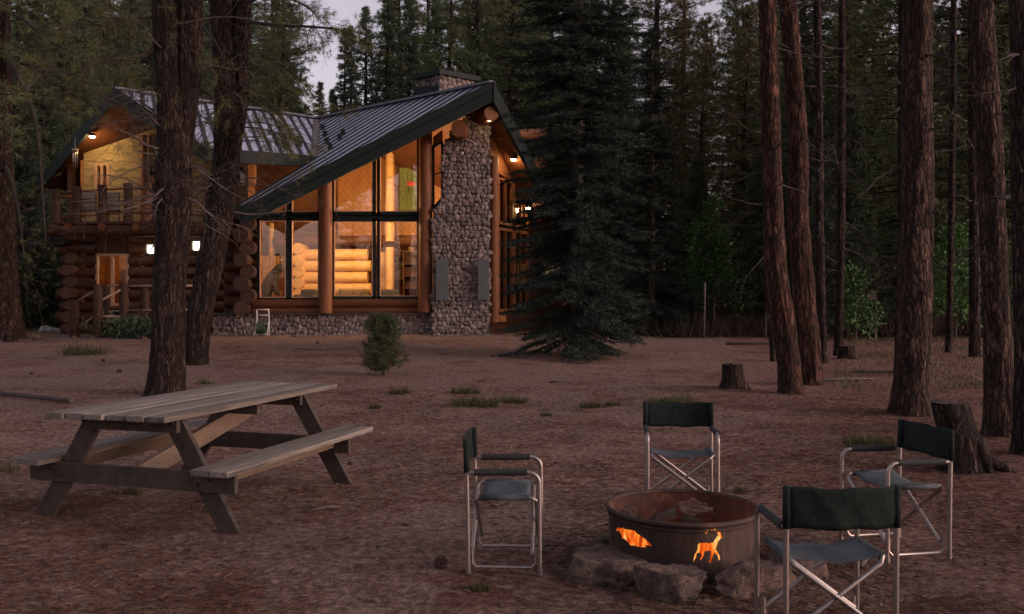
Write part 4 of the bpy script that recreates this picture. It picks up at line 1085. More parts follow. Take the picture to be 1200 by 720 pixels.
# bear statue (silhouette), antlers, sofa, armchair
bearm = simple('dark_carved_bear', (.018, .011, .008), .8, var=.3, scale=8)
def skin(name, joints, edges, mat, parent=None, sub=2):
    me = bpy.data.meshes.new(name); me.from_pydata([j[:3] for j in joints], edges, [])
    ob = bpy.data.objects.new(name, me); COL.objects.link(ob); me.materials.append(mat)
    ob.modifiers.new('skin', 'SKIN'); 
    for i, j in enumerate(joints): me.skin_vertices[0].data[i].radius = (j[3], j[3])
    me.skin_vertices[0].data[0].use_root = True
    s_ = ob.modifiers.new('sub', 'SUBSURF'); s_.levels = sub; s_.render_levels = sub
    if parent: ob.parent = parent
    return ob
bx, by = X(316, 31.6), 31.6
t = thing('bear_statue', 'dark carved bear statue standing in the lower left pane', 'statue', (bx, by, GL)); t.scale = (1.15, 1.15, 1.18)
j = [(-.20, 0, .55, .20), (-.08, 0, .85, .22), (.08, 0, 1.15, .17), (.22, 0, 1.33, .13), (.36, 0, 1.40, .12), (.50, 0, 1.38, .065), (.57, 0, 1.36, .045),
     (-.22, .10, .25, .12), (-.18, .12, .0, .11), (-.24, -.10, .25, .12), (-.20, -.12, .0, .11), (.16, .12, .85, .08), (.24, .14, .55, .07), (.16, -.12, .85, .08), (.26, -.14, .58, .07), (.33, .07, 1.50, .04), (.33, -.07, 1.50, .04)]
skin('body', j, [(0, 1), (1, 2), (2, 3), (3, 4), (4, 5), (5, 6), (0, 7), (7, 8), (0, 9), (9, 10), (2, 11), (11, 12), (2, 13), (13, 14), (4, 15), (4, 16)], bearm, t)
t = thing('bookcase', 'tall dark bookcase at the right edge of the lower right pane', 'bookcase', (X(483, 32.6), 32.6, GL))
_p = Vector(t.location)
mb = MB(); mb.box(_p + Vector((0, .2, 1.15)), (.62, .04, 2.3)); mb.box(_p + Vector((-.29, 0, 1.15)), (.04, .36, 2.3)); mb.box(_p + Vector((.29, 0, 1.15)), (.04, .36, 2.3)); mb.build('case', M['darklog'], t)
for k in range(6):
    mb = MB(); mb.box(_p + Vector((0, 0, .05 + .44 * k)), (.54, .34, .03)); mb.build('shelf', M['darklog'], t)
t = thing('antler_mount', 'small antlers standing beside the bear statue', 'antlers', (X(325, 31.5), 31.5, GL))
mb = MB(); 
for s in (-1, 1):
    p = t.location; mb.tube([p + Vector((0, 0, 0)), p + Vector((.10 * s, 0, .25)), p + Vector((.22 * s, 0, .55)), p + Vector((.20 * s, 0, .72))], [.04, .035, .025, .01], 8)
    mb.tube([p + Vector((.1 * s, 0, .25)), p + Vector((.02 * s, 0, .5))], [.025, .008], 6); mb.tube([p + Vector((.17 * s, 0, .42)), p + Vector((.33 * s, 0, .55))], [.025, .008], 6)
mb.build('antlers', bearm, t, True)
leather = simple('dark_leather', (.025, .015, .010), .5, var=.2)
def sofa(name, label, cat, u, y, wd, mat):
    x = X(u, y); t = thing(name, label, cat, (x, y, GL)); 
    for nm, c, s_ in (('seat', (0, 0, .30), (wd, .8, .36)), ('backrest', (0, .34, .58), (wd, .2, .62)), ('armrest', (-wd / 2, 0, .42), (.22, .85, .55)), ('armrest', (wd / 2, 0, .42), (.22, .85, .55))):
        mb = MB(); mb.box(Vector((x, y, GL)) + Vector(c), s_); bevel(mb.build(nm, mat, t), .07, 3)
sofa('sofa', 'brown leather sofa behind the lower panes beside middle timber post', 'sofa', 413, 31.9, 1.1, simple('tan_leather', (.12, .07, .03), .6, var=.3))
sofa('armchair', 'dark armchair with its back to the lower right pane', 'armchair', 455, 31.6, .75, leather)
sofa('armchair', 'dark armchair low in the second lower pane from the left', 'armchair', 360, 31.7, .6, leather)
# room lamps; the ones hidden behind the posts are added
def lamp(p, e, col=(1, .62, .28), r_=.15, name='room_light'):
    ld = bpy.data.lights.new(name, 'POINT'); ld.energy = e; ld.color = col; ld.shadow_soft_size = r_
    o = bpy.data.objects.new(name, ld); COL.objects.link(o); o.location = p; return o
def added_lamp(u, v, y, e):  # added lamp, out of sight behind a post, to brighten the room
    p = PT(u, v, y); mb = MB(); mb.box(p + Vector((0, -.12, 0)), (.10, .10, .16)); sc_ = mb.build('added_lamp', M['black'], lodge)
    mb = MB(); mb.ball(p, .05, 2); mb.build('bulb', emis('added_lamp_bulb', (1, .6, .25), 4), sc_, True)
    l = lamp(p + Vector((0, .08, 0)), e, (1, .66, .30), .12); l.parent = sc_; l.location = p + Vector((0, .08, 0)) - world_loc(sc_)
added_lamp(382, 284, 30.45, 95); added_lamp(382, 226, 30.45, 48); added_lamp(499, 290, 30.45, 100); added_lamp(499, 205, 30.45, 115); added_lamp(300, 300, 30.45, 115); added_lamp(441, 255, 30.35, 90)

# ---- left wing: doors, lights, balcony, stairs
def lit_door(u0, u1, v0, v1, y, name, em, label=None):
    mb = MB(); x0, x1, z1, z0 = X(u0, y), X(u1, y), Z(v0, y), Z(v1, y)
    for a, b_, up in (((x0, y, z0), (x0, y, z1), (1, 0, 0)), ((x1, y, z0), (x1, y, z1), (1, 0, 0)), (((x0 + x1) / 2, y, z0), ((x0 + x1) / 2, y, z1), (1, 0, 0))): mb.bar(a, b_, .12, .09, up)
    mb.bar((x0, y, z1), (x1, y, z1), .121, .09); mb.bar((x0, y, z0), (x1, y, z0), .121, .09)
    d = mb.build(name, M['trim'], lodge)
    g = MB(); g.add([(x0, y + .02, z0), (x1, y + .02, z0), (x1, y + .02, z1), (x0, y + .02, z1)], [(0, 1, 2, 3)]); g.build('pane', M['glass_in'], d, fix=False)
    # lit room niche behind
    mb = MB(); dd = 1.6
    mb.box(((x0 + x1) / 2, y + dd, (z0 + z1) / 2), (x1 - x0 + 1.2, .1, z1 - z0 + .3)); mb.box(((x0 + x1) / 2, y + dd / 2 + .1, z0 - .1), (x1 - x0 + 1.2, dd - .3, .1)); mb.box(((x0 + x1) / 2, y + dd / 2 + .1, z1 + .12), (x1 - x0 + 1.2, dd - .3, .1))
    mb.box((x0 - .5, y + dd / 2, (z0 + z1) / 2), (.1, dd, z1 - z0 + .3)); mb.box((x1 + .5, y + dd / 2, (z0 + z1) / 2), (.1, dd, z1 - z0 + .3)); mb.build('room', M['inplank'], lodge)
    mb = MB(); mb.box((x0 + (x1 - x0) * .35, y + 1.45, z0 + (z1 - z0) * .6), (.35, .06, .45)); mb.box((x0 + (x1 - x0) * .75, y + 1.2, z0 + (z1 - z0) * .22), (.45, .5, .5)); mb.build('room_furniture', M['darklog'], lodge)
    lamp(((x0 + x1) / 2 + .1, y + .8, z1 - .3), em, r_=.1).parent = None
    return d
lit_door(113, 127, 193, 262, YW + .04, 'balcony_door', 3)
lit_door(114, 150, 299, 357, YW + .04, 'porch_door', 5)
lit_door(175, 189, 210, 275, YW + .04, 'balcony_door', 3)
lit_door(279, 299, 194, 216, YW + .03, 'window', 9)
post(167, 175, 160, 262, YW, off=-.2); post(252, 258, 200, 285, YW, off=-.2)
# soffit lights
def downlight(p, e, label, r_=.07, strength=60):
    mb = MB(); mb.tube([p + Vector((0, 0, .10)), p], [.09, .10], 16); d = mb.build('downlight', M['black'], lodge)
    d['label'] = label
    mb = MB(); mb.ball(p + Vector((0, 0, -.015)), (.09, .09, .035), 2); mb.build('bulb', emis('lit_bulb', (1, .66, .26), strength), d, True)
    l = lamp(p + Vector((0, 0, -.10)), e, (1, .68, .32), .06, 'soffit_lamp'); l.parent = d; l.location = (p + Vector((0, 0, -.10))) - world_loc(d)
p = PT(108, 160, 30.0); p.z = min(zof(pl2b, p.x, p.y) - .32, p.z); downlight(p, 17, 'lit lamp under the gable over the balcony', strength=90)
downlight(PT(573, 138.5, 28.9), 9, 'lit lamp under the roof peak above the chimney wall', strength=40)
downlight(PT(602, 187, 30.6), 5, 'lit lamp under the right roof edge, middle one'); downlight(PT(619, 244, 32.4), 3, 'lowest lit lamp under the right roof edge beside the spruce')
# wall lanterns
for u, v, nm, e in ((177.5, 292.5, 'white lit lantern left of the twin pine', 6), (231, 288.5, 'white lit lantern between the twin and forked pines', 6)):
    p = PT(u, v, 30.55); mb = MB(); mb.box(p + Vector((0, .0, .17)), (.30, .24, .05)); mb.box(p + Vector((0, .25, 0)), (.12, .2, .2)); mb.box(p + Vector((0, 0, -.16)), (.2, .18, .03))
    for sx in (-1, 1):
        for sy in (-1, 1): mb.bar(p + Vector((.13 * sx, .1 * sy, -.15)), p + Vector((.14 * sx, .11 * sy, .16)), .02, .02)
    ln = mb.build('lantern', M['black'], lodge, label=nm)
    mb = MB(); mb.box(p, (.22, .16, .28)); mb.build('lantern_glass', emis('lit_lantern', (1, .90, .70), 2), ln)
    l = lamp(p + Vector((0, -.25, 0)), e, (1, .8, .5), .1, 'lantern_lamp'); l.parent = ln; l.location = p + Vector((0, -.25, 0)) - world_loc(ln)
# balcony
YB0, YB1 = 28.9, 30.95; bz = Z(262, YB0); bxa, bxb = X(66, YB0), X(262, YB0)
bal = MB(); bal.box(((bxa + bxb) / 2, (YB0 + YB1) / 2, bz + .03), (bxb - bxa, YB1 - YB0, .08)); bal = bal.build('balcony', M['darklog'], lodge)
mb = MB(); mb.tube([(bxa - .25, YB0 + .12, bz - .22), (bxb, YB0 + .12, bz - .22)], .20, 16); mb.build('beam', M['darklog'], bal, 'auto')
mb = MB(); k = bxa + .4
while k < bxb: mb.tube([(k, YB0 - .12, bz - .12), (k, YB1, bz - .12)], .12, 10); k += 1.1
mb.build('joists', M['sidelog'], bal, 'auto')
prev = None
for i, (u, vt) in enumerate(((66, 222), (90, 219), (120, 217), (150, 215), (183, 216), (214, 217), (246, 218))):
    p = PT(u, vt, YB0 + .1); mb = MB(); mb.tube([(p.x, p.y, bz), (p.x + .01, p.y, (bz + p.z) / 2), (p.x, p.y, p.z)], [.15, .135, .145], 12); mb.build('post', M['railpost'], bal, 'auto')
    if prev:
        for dz, r_ in ((-.16, .035), (-.95, .035), (-.42, .012), (-.55, .012), (-.68, .012), (-.81, .012)):
            mb = MB(); mb.tube([(prev.x, p.y, prev.z + dz), (p.x, p.y, p.z + dz)], r_, 8); mb.build('rail' if r_ > .02 else 'rail_cable', M['sidelog'] if r_ > .02 else M['black'], bal, True)
    else:
        mb = MB(); mb.tube([(p.x, p.y, p.z - .16), (p.x, YB1, p.z - .16)], .035, 8); mb.build('rail', M['sidelog'], bal, True)
    prev = p
# porch posts under the balcony and stair
stair = MB(); ys0 = 28.3; 
zg2 = gz(-13, 28.5)
for i in range(4): stair.box((X(146, ys0) - .5 + i * .30, ys0 + .9, zg2 + .12 + i * .19), (.32, 1.5, .05)); 
stair.bar((X(146, ys0) - .7, ys0 + .12, zg2 + .05), (X(146, ys0) + .55, ys0 + .12, zg2 + .8), .05, .22)
st = stair.build('staircase', M['darklog'], lodge)
for u, vt, vb, y in ((87, 352, 396, 28.3), (115, 333, 398, 27.9), (124, 335, 378, 29.4), (145, 332, 384, 28.6), (170, 333, 382, 28.8)):
    p, q = PT(u, vt, y), PT(u, vb, y); q.z = min(q.z, gz(q.x, q.y)) if u < 120 else q.z
    mb = MB(); mb.tube([q, (p + q) / 2, p], [.155, .14, .145], 12); mb.build('post', M['railpost'], st, 'auto')
for a, b_ in (((91, 353, 28.3), (111, 341, 28)), ((119, 352, 27.9), (141, 340, 28.5)), ((92, 383, 28.3), (111, 371, 28)), ((119, 384, 27.9), (141, 371, 28.5)), ((118, 371, 28), (141, 371, 28.5)), ((127, 335, 29), (143, 335, 28.6)), ((148, 335.5, 28.6), (226, 335, 28.8)), ((148, 364, 28.6), (226, 363, 28.8)), ((128, 365, 29), (168, 364, 28.7))):
    mb = MB(); mb.tube([PT(*a), PT(*b_)], .035, 8); mb.build('rail', M['railw'] if 'railw' in M else M.setdefault('railw', wood('pale_worn_rail', (.40, .26, .20), (1, 1, 1))), st, True)
mb = MB(); mb.box((X(190, 29.6), 29.7, Z(373, 29.6)), (3.3, 2.2, .12)); mb.build('porch_deck', M['darklog'], lodge)
mb = MB(); mb.tube([PT(36, 287, 29.5), PT(75, 283, 31)], .18, 12); mb.tube([PT(60, 262, 30.0), PT(60, 290, 30.0)], .08, 8); mb.build('bracket_log', M['green'], lodge, 'auto')
# wind chimes under the soffit
t = thing('wind_chimes', 'metal wind chimes hanging under the gable left of the balcony lamp', 'wind chimes', PT(88, 175, 29.6))
p = Vector(t.location); mb = MB(); mb.tube([p + Vector((0, 0, .40)), p], .006, 4); mb.tube([p, p + Vector((0, 0, -.03))], .10, 14); mb.build('top_disc', M['white'], t)
mb = MB()
for i in range(6):
    a = i * 1.047; q = p + Vector((.07 * math.cos(a), .07 * math.sin(a), -.06)); mb.tube([q, q + Vector((0, 0, -.50 - .04 * (i % 3)))], .014, 8)
mb.build('tubes', M['alu'], t, True)
# patio chairs on the balcony
for i, (u, lab) in enumerate(((106, 'cream canvas patio chair left of the middle balcony post'), (133, 'cream canvas patio chair right of the middle balcony post'))):
    x, y, z = X(u, 29.7), 29.7, bz + .07; t = thing('patio_chair', lab, 'chair', (x, y, z), 0, 'patio chairs on the balcony')
    mb = MB(); mb.box((x, y - .25, z + .72), (.62, .04, .55)); mb.build('backrest', M['cream'], t)
    mb = MB(); mb.box((x, y + .05, z + .42), (.6, .55, .05)); mb.build('seat', M['cream'], t)
    for sx in (-1, 1):
        for sy in (-.27, .3):
            mb = MB(); mb.tube([(x + .31 * sx, y + sy, z), (x + .31 * sx, y + sy, z + (1.0 if sy < 0 else .62))], .018, 6); mb.build('leg', M['black'], t)

# ---- hose reel cart by the stone base
hx, hy = X(308, 29.2), 29.2; t = thing('hose_cart', 'white framed garden hose cart leaning before the cobblestone base', 'hose cart', (hx, hy, gz(hx, hy)))
mb = MB(); z0 = gz(hx, hy)
for s in (-1, 1): mb.tube([(hx + .21 * s, hy, z0 + .02), (hx + .19 * s, hy, z0 + .86)], .022, 8); mb.tube([(hx + .21 * s, hy - .25, z0 + .03), (hx + .20 * s, hy, z0 + .5)], .018, 6)
for h in (.06, .40, .68, .86): mb.tube([(hx - .21, hy, z0 + h), (hx + .21, hy, z0 + h)], .02, 8)
mb.build('frame', M['white'], t, True)
mb = MB()
for i in range(6):
    pts = [(hx - .14 + .05 * i, hy - .08 + .17 * math.cos(a), z0 + .27 + .17 * math.sin(a)) for a in np.linspace(0, 6.2, 14)]; mb.tube(pts, .022, 6)
mb.build('hose', simple('green_hose', (.03, .06, .04), .5), t, True)

# ------------------------------------------------------------------ picnic table
th = R(-17.2)                                              # long axis turned right of straight ahead
TC = Vector((-2.39, 7.16, 0)); tz = gz(TC.x, TC.y)
tt = thing('picnic_table', 'weathered grey wooden picnic table with attached benches', 'picnic table', (0, 0, 0))
la = Vector((math.sin(-th), math.cos(-th), 0)); wa = Vector((la.y, -la.x, 0))   # long and wide axes
def tp(l, w_, z): return TC + la * l + wa * w_ + Vector((0, 0, tz + z))
RT = Matrix((la, wa, UZ)).transposed()
def tbox(mb, l0, l1, w0, w1, z0, z1): mb.box(tp((l0 + l1) / 2, (w0 + w1) / 2, (z0 + z1) / 2), (abs(l1 - l0), abs(w1 - w0), abs(z1 - z0)), RT)
TOP, BEN = .80, .45
def localise(ob):
    """move a table part into the table's own axes so the grain runs along the boards"""
    Mx = Matrix.Translation(TC + Vector((0, 0, tz))) @ RT.to_4x4(); ob.data.transform(Mx.inverted()); ob.matrix_local = tt_m.inverted() @ Mx if False else Mx
    return ob
tt_m = Matrix()
rnd = random.Random(3)
mb = MB(); wtot = .98; nb_ = 6; bw_ = wtot / nb_
for i in range(nb_):
    w0 = -wtot / 2 + i * bw_ + .004; e0, e1_ = rnd.uniform(-.02, .02), rnd.uniform(-.02, .02)
    tbox(mb, -1.19 + e0, 1.19 + e1_, w0, w0 + bw_ - .018, TOP - .04 + rnd.uniform(-.002, .002), TOP + rnd.uniform(-.003, .003))
bevel(localise(mb.build('tabletop', M['grey_wood'], tt)), .005)
bo = -.12
for s in (-1, 1):
    mb = MB()
    for k in range(2):
        w0 = s * (.62 + k * .145); tbox(mb, -1.12 + rnd.uniform(-.02, .02), 1.04, min(w0, w0 + s * .138), max(w0, w0 + s * .138), BEN - .04, BEN + rnd.uniform(-.002, .002))
    bevel(localise(mb.build('bench_seat', M['grey_wood'], tt)), .005)
    mb = MB(); tbox(mb, -.90, .70, s * .68, s * .72, BEN - .135, BEN - .043); bevel(localise(mb.build('seat_stringer', M['tan_wood'], tt)), .004)
for e, lab in ((-.90, 0), (.72, 1)):
    mb = MB(); tbox(mb, e - .02 - .042, e - .02, -.86, .86, BEN - .18, BEN - .043); bevel(localise(mb.build('seat_beam', M['grey_wood_end'], tt)), .004)
    mb = MB(); tbox(mb, e - .02 - .042, e - .02, -.40, .40, TOP - .14, TOP - .043); bevel(localise(mb.build('top_cleat', M['grey_wood_end'], tt)), .004)
    for s in (-1, 1):
        mb = MB(); p, q = tp(e + .003, s * .32, TOP - .044), tp(e + .003, s * .80, -.03)
        mb.bar(p, q, .042, .14, (q - p).cross(la)); bevel(localise(mb.build('leg', M['grey_wood_end'], tt)), .004)
    for s in (-1, 1):
        for (w_, z_) in ((s * .66, BEN - .09), (s * .57, BEN - .13), (s * .37, TOP - .08)):
            mb = MB(); mb.tube([tp(e - .063, w_, z_), tp(e - .076, w_, z_)], .013, 8); localise(mb.build('bolt', M['rust'], tt))
mb = MB(); p, q = tp(-.88, 0, BEN - .12), tp(.66, 0, TOP - .12); mb.bar(p, q, .042, .14, (q - p).cross(wa)); bevel(localise(mb.build('brace', M['tan_wood'], tt)), .004)
mb = MB(); tbox(mb, .0 - .02, .02, -.42, .42, TOP - .13, TOP - .043); localise(mb.build('top_cleat', M['grey_wood_end'], tt))

# ------------------------------------------------------------------ director's chairs (modelled facing +Y)
def make_chair(label):
    t = thing('camping_chair', label, 'chair', (0, 0, 0), 0, "folding chairs around the fire ring")
    W_, D_ = .248, .205; r_ = .0125
    H_ = .765
    for s in (-1, 1):
        mb = MB(); x = W_ * s
        # rear upright
        mb.tube([(x, -D_, 0), (x, -D_ - .005, .40), (x, -D_ - .012, H_)], r_, 10)
        # arm tube curving down into the front leg
        pts = [(x, -D_ - .015, .585), (x, D_ - .06, .59)]
        for k in range(1, 7):
            a = k / 6 * PI / 2; pts.append((x, D_ - .06 + .06 * math.sin(a), .53 + .06 * math.cos(a)))
        pts.append((x, D_ + .005, 0)); mb.tube(pts, r_, 10)
        mb.tube([(x, -D_, .002), (x, -D_, .03)], .016, 10); mb.tube([(x, D_ + .005, .002), (x, D_ + .005, .03)], .016, 10)
        mb.build('side_frame', M['alu'], t, 'auto')
        mb = MB(); mb.tube([(x, -D_ + .035, .587), (x, D_ - .07, .592)], .020, 12); mb.build('arm_pad', M['foam'], t, 'auto')
        # U runner low between the legs
        xi = x - .026 * s; mb = MB()
        mb.tube([(xi, -D_ + .02, .15), (xi, -D_ + .02, .06), (xi, -D_ + .045, .035), (xi, D_ - .045, .035), (xi, D_ - .02, .06), (xi, D_ - .02, .15)], .010, 8)
        mb.build('runner', M['alu'], t, 'auto')
        # seat tube with its crossing legs (one bent U per side)
        o = .012 * s; xs_ = (W_ - .03) * s
        mb = MB(); mb.tube([(-(W_ - .03) * s, -D_ + .03 + o, .10), (xs_ * .93, -D_ + .03 + o, .415), (xs_, -D_ + .05 + o, .437), (xs_, D_ - .05 + o, .437), (xs_ * .93, D_ - .03 + o, .415), (-(W_ - .03) * s, D_ - .03 + o, .10)], .0115, 10)
        mb.build('cross_frame', M['alu'], t, 'auto')
    # seat: slung canvas with sleeves
    mb = MB(); nu, nv = 14, 8; vs = []
    for i in range(nu + 1):
        for jx in range(nv + 1):
            a = i / nu * 2 - 1; y = -D_ + .06 + (2 * D_ - .12) * jx / nv
            z = .452 - .035 * (1 - a * a) ** .8 + .003 * math.sin(a * 9 + y * 12) + .004 * math.sin(y * 21 + a * 5); vs.append((a * (W_ - .022), y, z))
    fs = [(i * (nv + 1) + j, (i + 1) * (nv + 1) + j, (i + 1) * (nv + 1) + j + 1, i * (nv + 1) + j + 1) for i in range(nu) for j in range(nv)]
    mb.add(vs, fs)
    for s in (-1, 1): mb.tube([((W_ - .03) * s, -D_ + .06, .437), ((W_ - .03) * s, D_ - .06, .437)], .0165, 10)
    o = mb.build('seat', M['seatcanvas'], t, True); md = o.modifiers.new('thick', 'SOLIDIFY'); md.thickness = .004
    # backrest canvas with sleeves
    mb = MB(); vs = []
    for i in range(nu + 1):
        for jx in range(nv + 1):
            a = i / nu * 2 - 1; z = H_ - .175 + .185 * jx / nv - .006 * (1 - a * a); y = -D_ - .012 - .008 * (z - .59) / .17 - .026 * (1 - a * a) + .004 * math.sin(a * 11 + z * 30) - .004
            vs.append((a * W_, y, z + .004 * math.sin(a * 7)))
    mb.add(vs, fs)
    for s in (-1, 1): mb.tube([(W_ * s, -D_ - .009, H_ - .177), (W_ * s, -D_ - .014, H_ + .010)], .0175, 12)
    o = mb.build('backrest', M['canvas'], t, True); md = o.modifiers.new('thick', 'SOLIDIFY'); md.thickness = .005
    return t
def copy_tree(o, parent=None):
    c = o.copy(); COL.objects.link(c)
    if parent is not None: c.parent = parent
    for ch in [q for q in bpy.data.objects if q.parent == o]: copy_tree(ch, c)
    return c
c0_ = make_chair('folding chair on the far side of the fire ring, facing the viewer')
spots = ((1.245, 6.62, R(180 - 6), 'folding chair on the far side of the fire ring, facing the viewer'),
         (-.035, 5.42, R(-90 - 3), 'folding chair left of the fire ring, seen exactly side on'),
         (1.455, 4.19, R(2), 'nearest folding chair, seen from behind with its dark back panel'),
         (2.385, 5.60, R(90 + 11), 'folding chair at the far right in front of the big stump'))
chairs = [c0_] + [copy_tree(c0_) for _ in range(3)]
for c, (x, y, a, lab) in zip(chairs, spots):
    c.location = (x, y, gz(x, y) + .004); c.rotation_euler = (0, 0, a); c['label'] = lab

# ------------------------------------------------------------------ fire ring with cut-out animals
FX, FY = 1.045, 5.5; fz = gz(FX, FY); FR = .448; FH = .325
ring = thing('fire_ring', 'rusty steel fire ring with glowing fish and elk cut-outs', 'fire ring', (FX, FY, fz))
FISH = [(-.102, .026), (-.086, .004), (-.100, -.022), (-.070, -.009), (-.050, -.020), (-.042, -.034), (-.030, -.028), (.0, -.036), (.010, -.046), (.026, -.036), (.060, -.028), (.085, -.014), (.074, -.004), (.104, .004), (.090, .018), (.06, .032), (.026, .040), (.010, .052), (-.008, .040), (-.040, .028), (-.050, .034), (-.060, .018), (-.078, .011)]
FISHB = list(FISH); FISH = [(a * .97 + b * .24, b * .97 - a * .24) for a, b in FISH]
ELK = [(-.083, -.088), (-.078, -.080), (-.064, -.058), (-.060, -.035), (-.040, -.030), (-.032, -.050), (-.044, -.066), (-.036, -.072), (-.020, -.048), (-.016, -.024), (.018, -.020), (.022, -.040), (.010, -.086), (.022, -.090), (.036, -.044), (.044, -.034), (.062, -.052), (.070, -.080), (.082, -.076), (.072, -.044), (.052, -.016), (.060, .008), (.070, .030), (.088, .044), (.092, .056), (.080, .064), (.066, .062), (.056, .054), (.048, .046), (.034, .024), (.010, .022), (-.020, .026), (-.046, .024), (-.056, .012), (-.054, -.008), (-.072, -.040)]
ANT1 = [(.060, .040), (.046, .072), (.026, .078), (.012, .076), (-.006, .066), (-.014, .074), (.002, .086), (.014, .086), (.010, .098), (.018, .102), (.026, .090), (.038, .088), (.050, .082), (.060, .088), (.062, .078), (.074, .045)]
BLOB = [(-.10, -.06), (-.11, .02), (-.07, .06), (.0, .062), (.05, .05), (.075, .055), (.09, .02), (.085, -.06)]
def inpoly(px, py, poly):
    ins = np.zeros(px.shape, bool); n = len(poly)
    for i in range(n):
        x1, y1 = poly[i]; x2, y2 = poly[(i + 1) % n]
        c = ((y1 > py) != (y2 > py)) & (px < (x2 - x1) * (py - y1) / (y2 - y1 + 1e-12) + x1); ins ^= c
    return ins
def ang_of(u, far=False):
    """angle on the ring whose point is seen at picture column u"""
    best = None
    for k in range(3600):
        a = k / 3600 * 2 * PI; x, y = FX + FR * math.cos(a), FY + FR * math.sin(a)
        if (y > FY) != far: continue
        e = abs(600 + x / y * F - u)
        if best is None or e < best[0]: best = (e, a)
    return best[1]
na, nz = 1080, 100
aa = (np.arange(na) + .5) / na * 2 * PI; zz = (np.arange(nz) + .5) / nz * FH
A, Zz = np.meshgrid(aa, zz, indexing='ij'); hole = np.zeros(A.shape, bool)
def cut(u, zc, poly, sc, far=False, flip=1, sx=1):
    global hole
    a0 = ang_of(u, far); dx = ((A - a0 + PI) % (2 * PI) - PI) * FR * flip
    hole |= inpoly(dx / sc / sx, (Zz - zc) / sc, poly)
cut(738, .212, FISH, 1.05, sx=1.45); cut(829, .203, ELK, 1.0); cut(829, .195, ANT1, 1.25)
cut(815, .222, FISHB, 1.35, True, 1); cut(735, .20, BLOB, .9, True, 1)
def ring_mesh(rad):
    k = (np.arange(na + 1) / na * 2 * PI); V = []
    for a in k[:-1]: 
        for q in range(nz + 1): V.append((rad * math.cos(a), rad * math.sin(a), q / nz * FH))
    V = np.array(V); I, J = np.nonzero(~hole); n1 = nz + 1; I2 = (I + 1) % na
    return np_mesh('wall', V, np.stack([I * n1 + J, I2 * n1 + J, I2 * n1 + J + 1, I * n1 + J + 1], 1), True)
link_mesh('outer_wall', ring_mesh(FR), M['rust'], ring); link_mesh('inner_wall', ring_mesh(FR - .005), M['rust_in'], ring)
mb = MB(); pts = [(FX + (FR + .006) * math.cos(a), FY + (FR + .006) * math.sin(a), fz + FH) for a in np.linspace(0, 2 * PI, 97)]
mb.tube(pts, .016, 10, cap=False); mb.tube([(p[0], p[1], p[2] - .032) for p in pts], .006, 6, cap=False); mb.build('rim', M['rust'], ring, 'auto')
# embers, flames and burning logs
m = bpy.data.materials.new('glowing_embers'); m.use_nodes = True; nt = m.node_tree; b = nt.nodes['Principled BSDF']
f = tnoise(nt, coords(nt), 16, 6, .7); r = ramp(nt, [(.35, (.02, .008, .004)), (.47, (.9, .10, .01)), (.62, (1, .35, .04)), (.8, (1, .75, .25))], f)
b.inputs['Base Color'].default_value = (.03, .02, .02, 1); L(nt, r.outputs[0], b.inputs['Emission Color'])
L(nt, ramp(nt, [(.40, .0), (.6, .7)], f).outputs[0], b.inputs['Emission Strength']); M['ember'] = m
bm_ = MB(); nr_, nn_ = 16, 48
vs = [(FX, FY, fz + .09)]
for i in range(1, nr_ + 1):
    for k in range(nn_):
        a = 2 * PI * k / nn_; q = (FR - .02) * i / nr_; x, y = FX + q * math.cos(a), FY + q * math.sin(a)
        vs.append((x, y, fz + .045 + .055 * math.exp(-((q / .3) ** 2)) + .03 * noise.noise(Vector((x * 12, y * 12, 0)))))
fs = [(0, 1 + k, 1 + (k + 1) % nn_) for k in range(nn_)] + [(1 + (i - 1) * nn_ + k, 1 + i * nn_ + k, 1 + i * nn_ + (k + 1) % nn_, 1 + (i - 1) * nn_ + (k + 1) % nn_) for i in range(1, nr_) for k in range(nn_)]
bm_.add(vs, fs); o = bm_.build('ember_bed', M['ember'], None, True); tag(o, 'bed of glowing orange embers inside the rusty fire ring', 'embers', kind='stuff')
m = bpy.data.materials.new('flame'); m.use_nodes = True; nt = m.node_tree; nt.nodes.clear(); oo = N(nt, 'ShaderNodeOutputMaterial'); e = N(nt, 'ShaderNodeEmission')
f = tnoise(nt, coords(nt, (1, 1, .3)), 22, 4, .6, .5); r = ramp(nt, [(.36, (.45, .04, .004)), (.48, (1, .16, .015)), (.58, (1, .36, .05)), (.70, (1, .8, .35))], f)
L(nt, r.outputs[0], e.inputs[0]); e.inputs[1].default_value = .36; L(nt, e.outputs[0], oo.inputs[0]); M['flame'] = m
rnd = random.Random(6); mb = MB()
for i in range(150):
    a = rnd.uniform(-PI * .90, -PI * .10) ; q = rnd.uniform(.22, .38) if i % 3 else rnd.uniform(.385, .40); x = FX + q * math.cos(a); y = FY + q * math.sin(a)
    yw = FY - math.sqrt(max(.001, FR ** 2 - (x - FX) ** 2)); hmax = min(FH - .012 - .27 * (y - yw), .30) - .012; h = hmax * (rnd.uniform(.82, 1) if i % 3 else 1.02)
    mb.tube([(x, y, fz + .04), (x + rnd.uniform(-.02, .02), y, fz + h * .4), (x + rnd.uniform(-.03, .03), y, fz + h * .75), (x + rnd.uniform(-.03, .03), y, fz + h)], [.026, .034, .022, .002], 8, cap=False)
o = mb.build('flames', M['flame'], None, True); tag(o, 'low orange flames burning inside the fire ring behind the elk cut-out', 'flames', kind='stuff')
char = simple('charred_wood', (.025, .018, .015), .95, var=.5, scale=25)
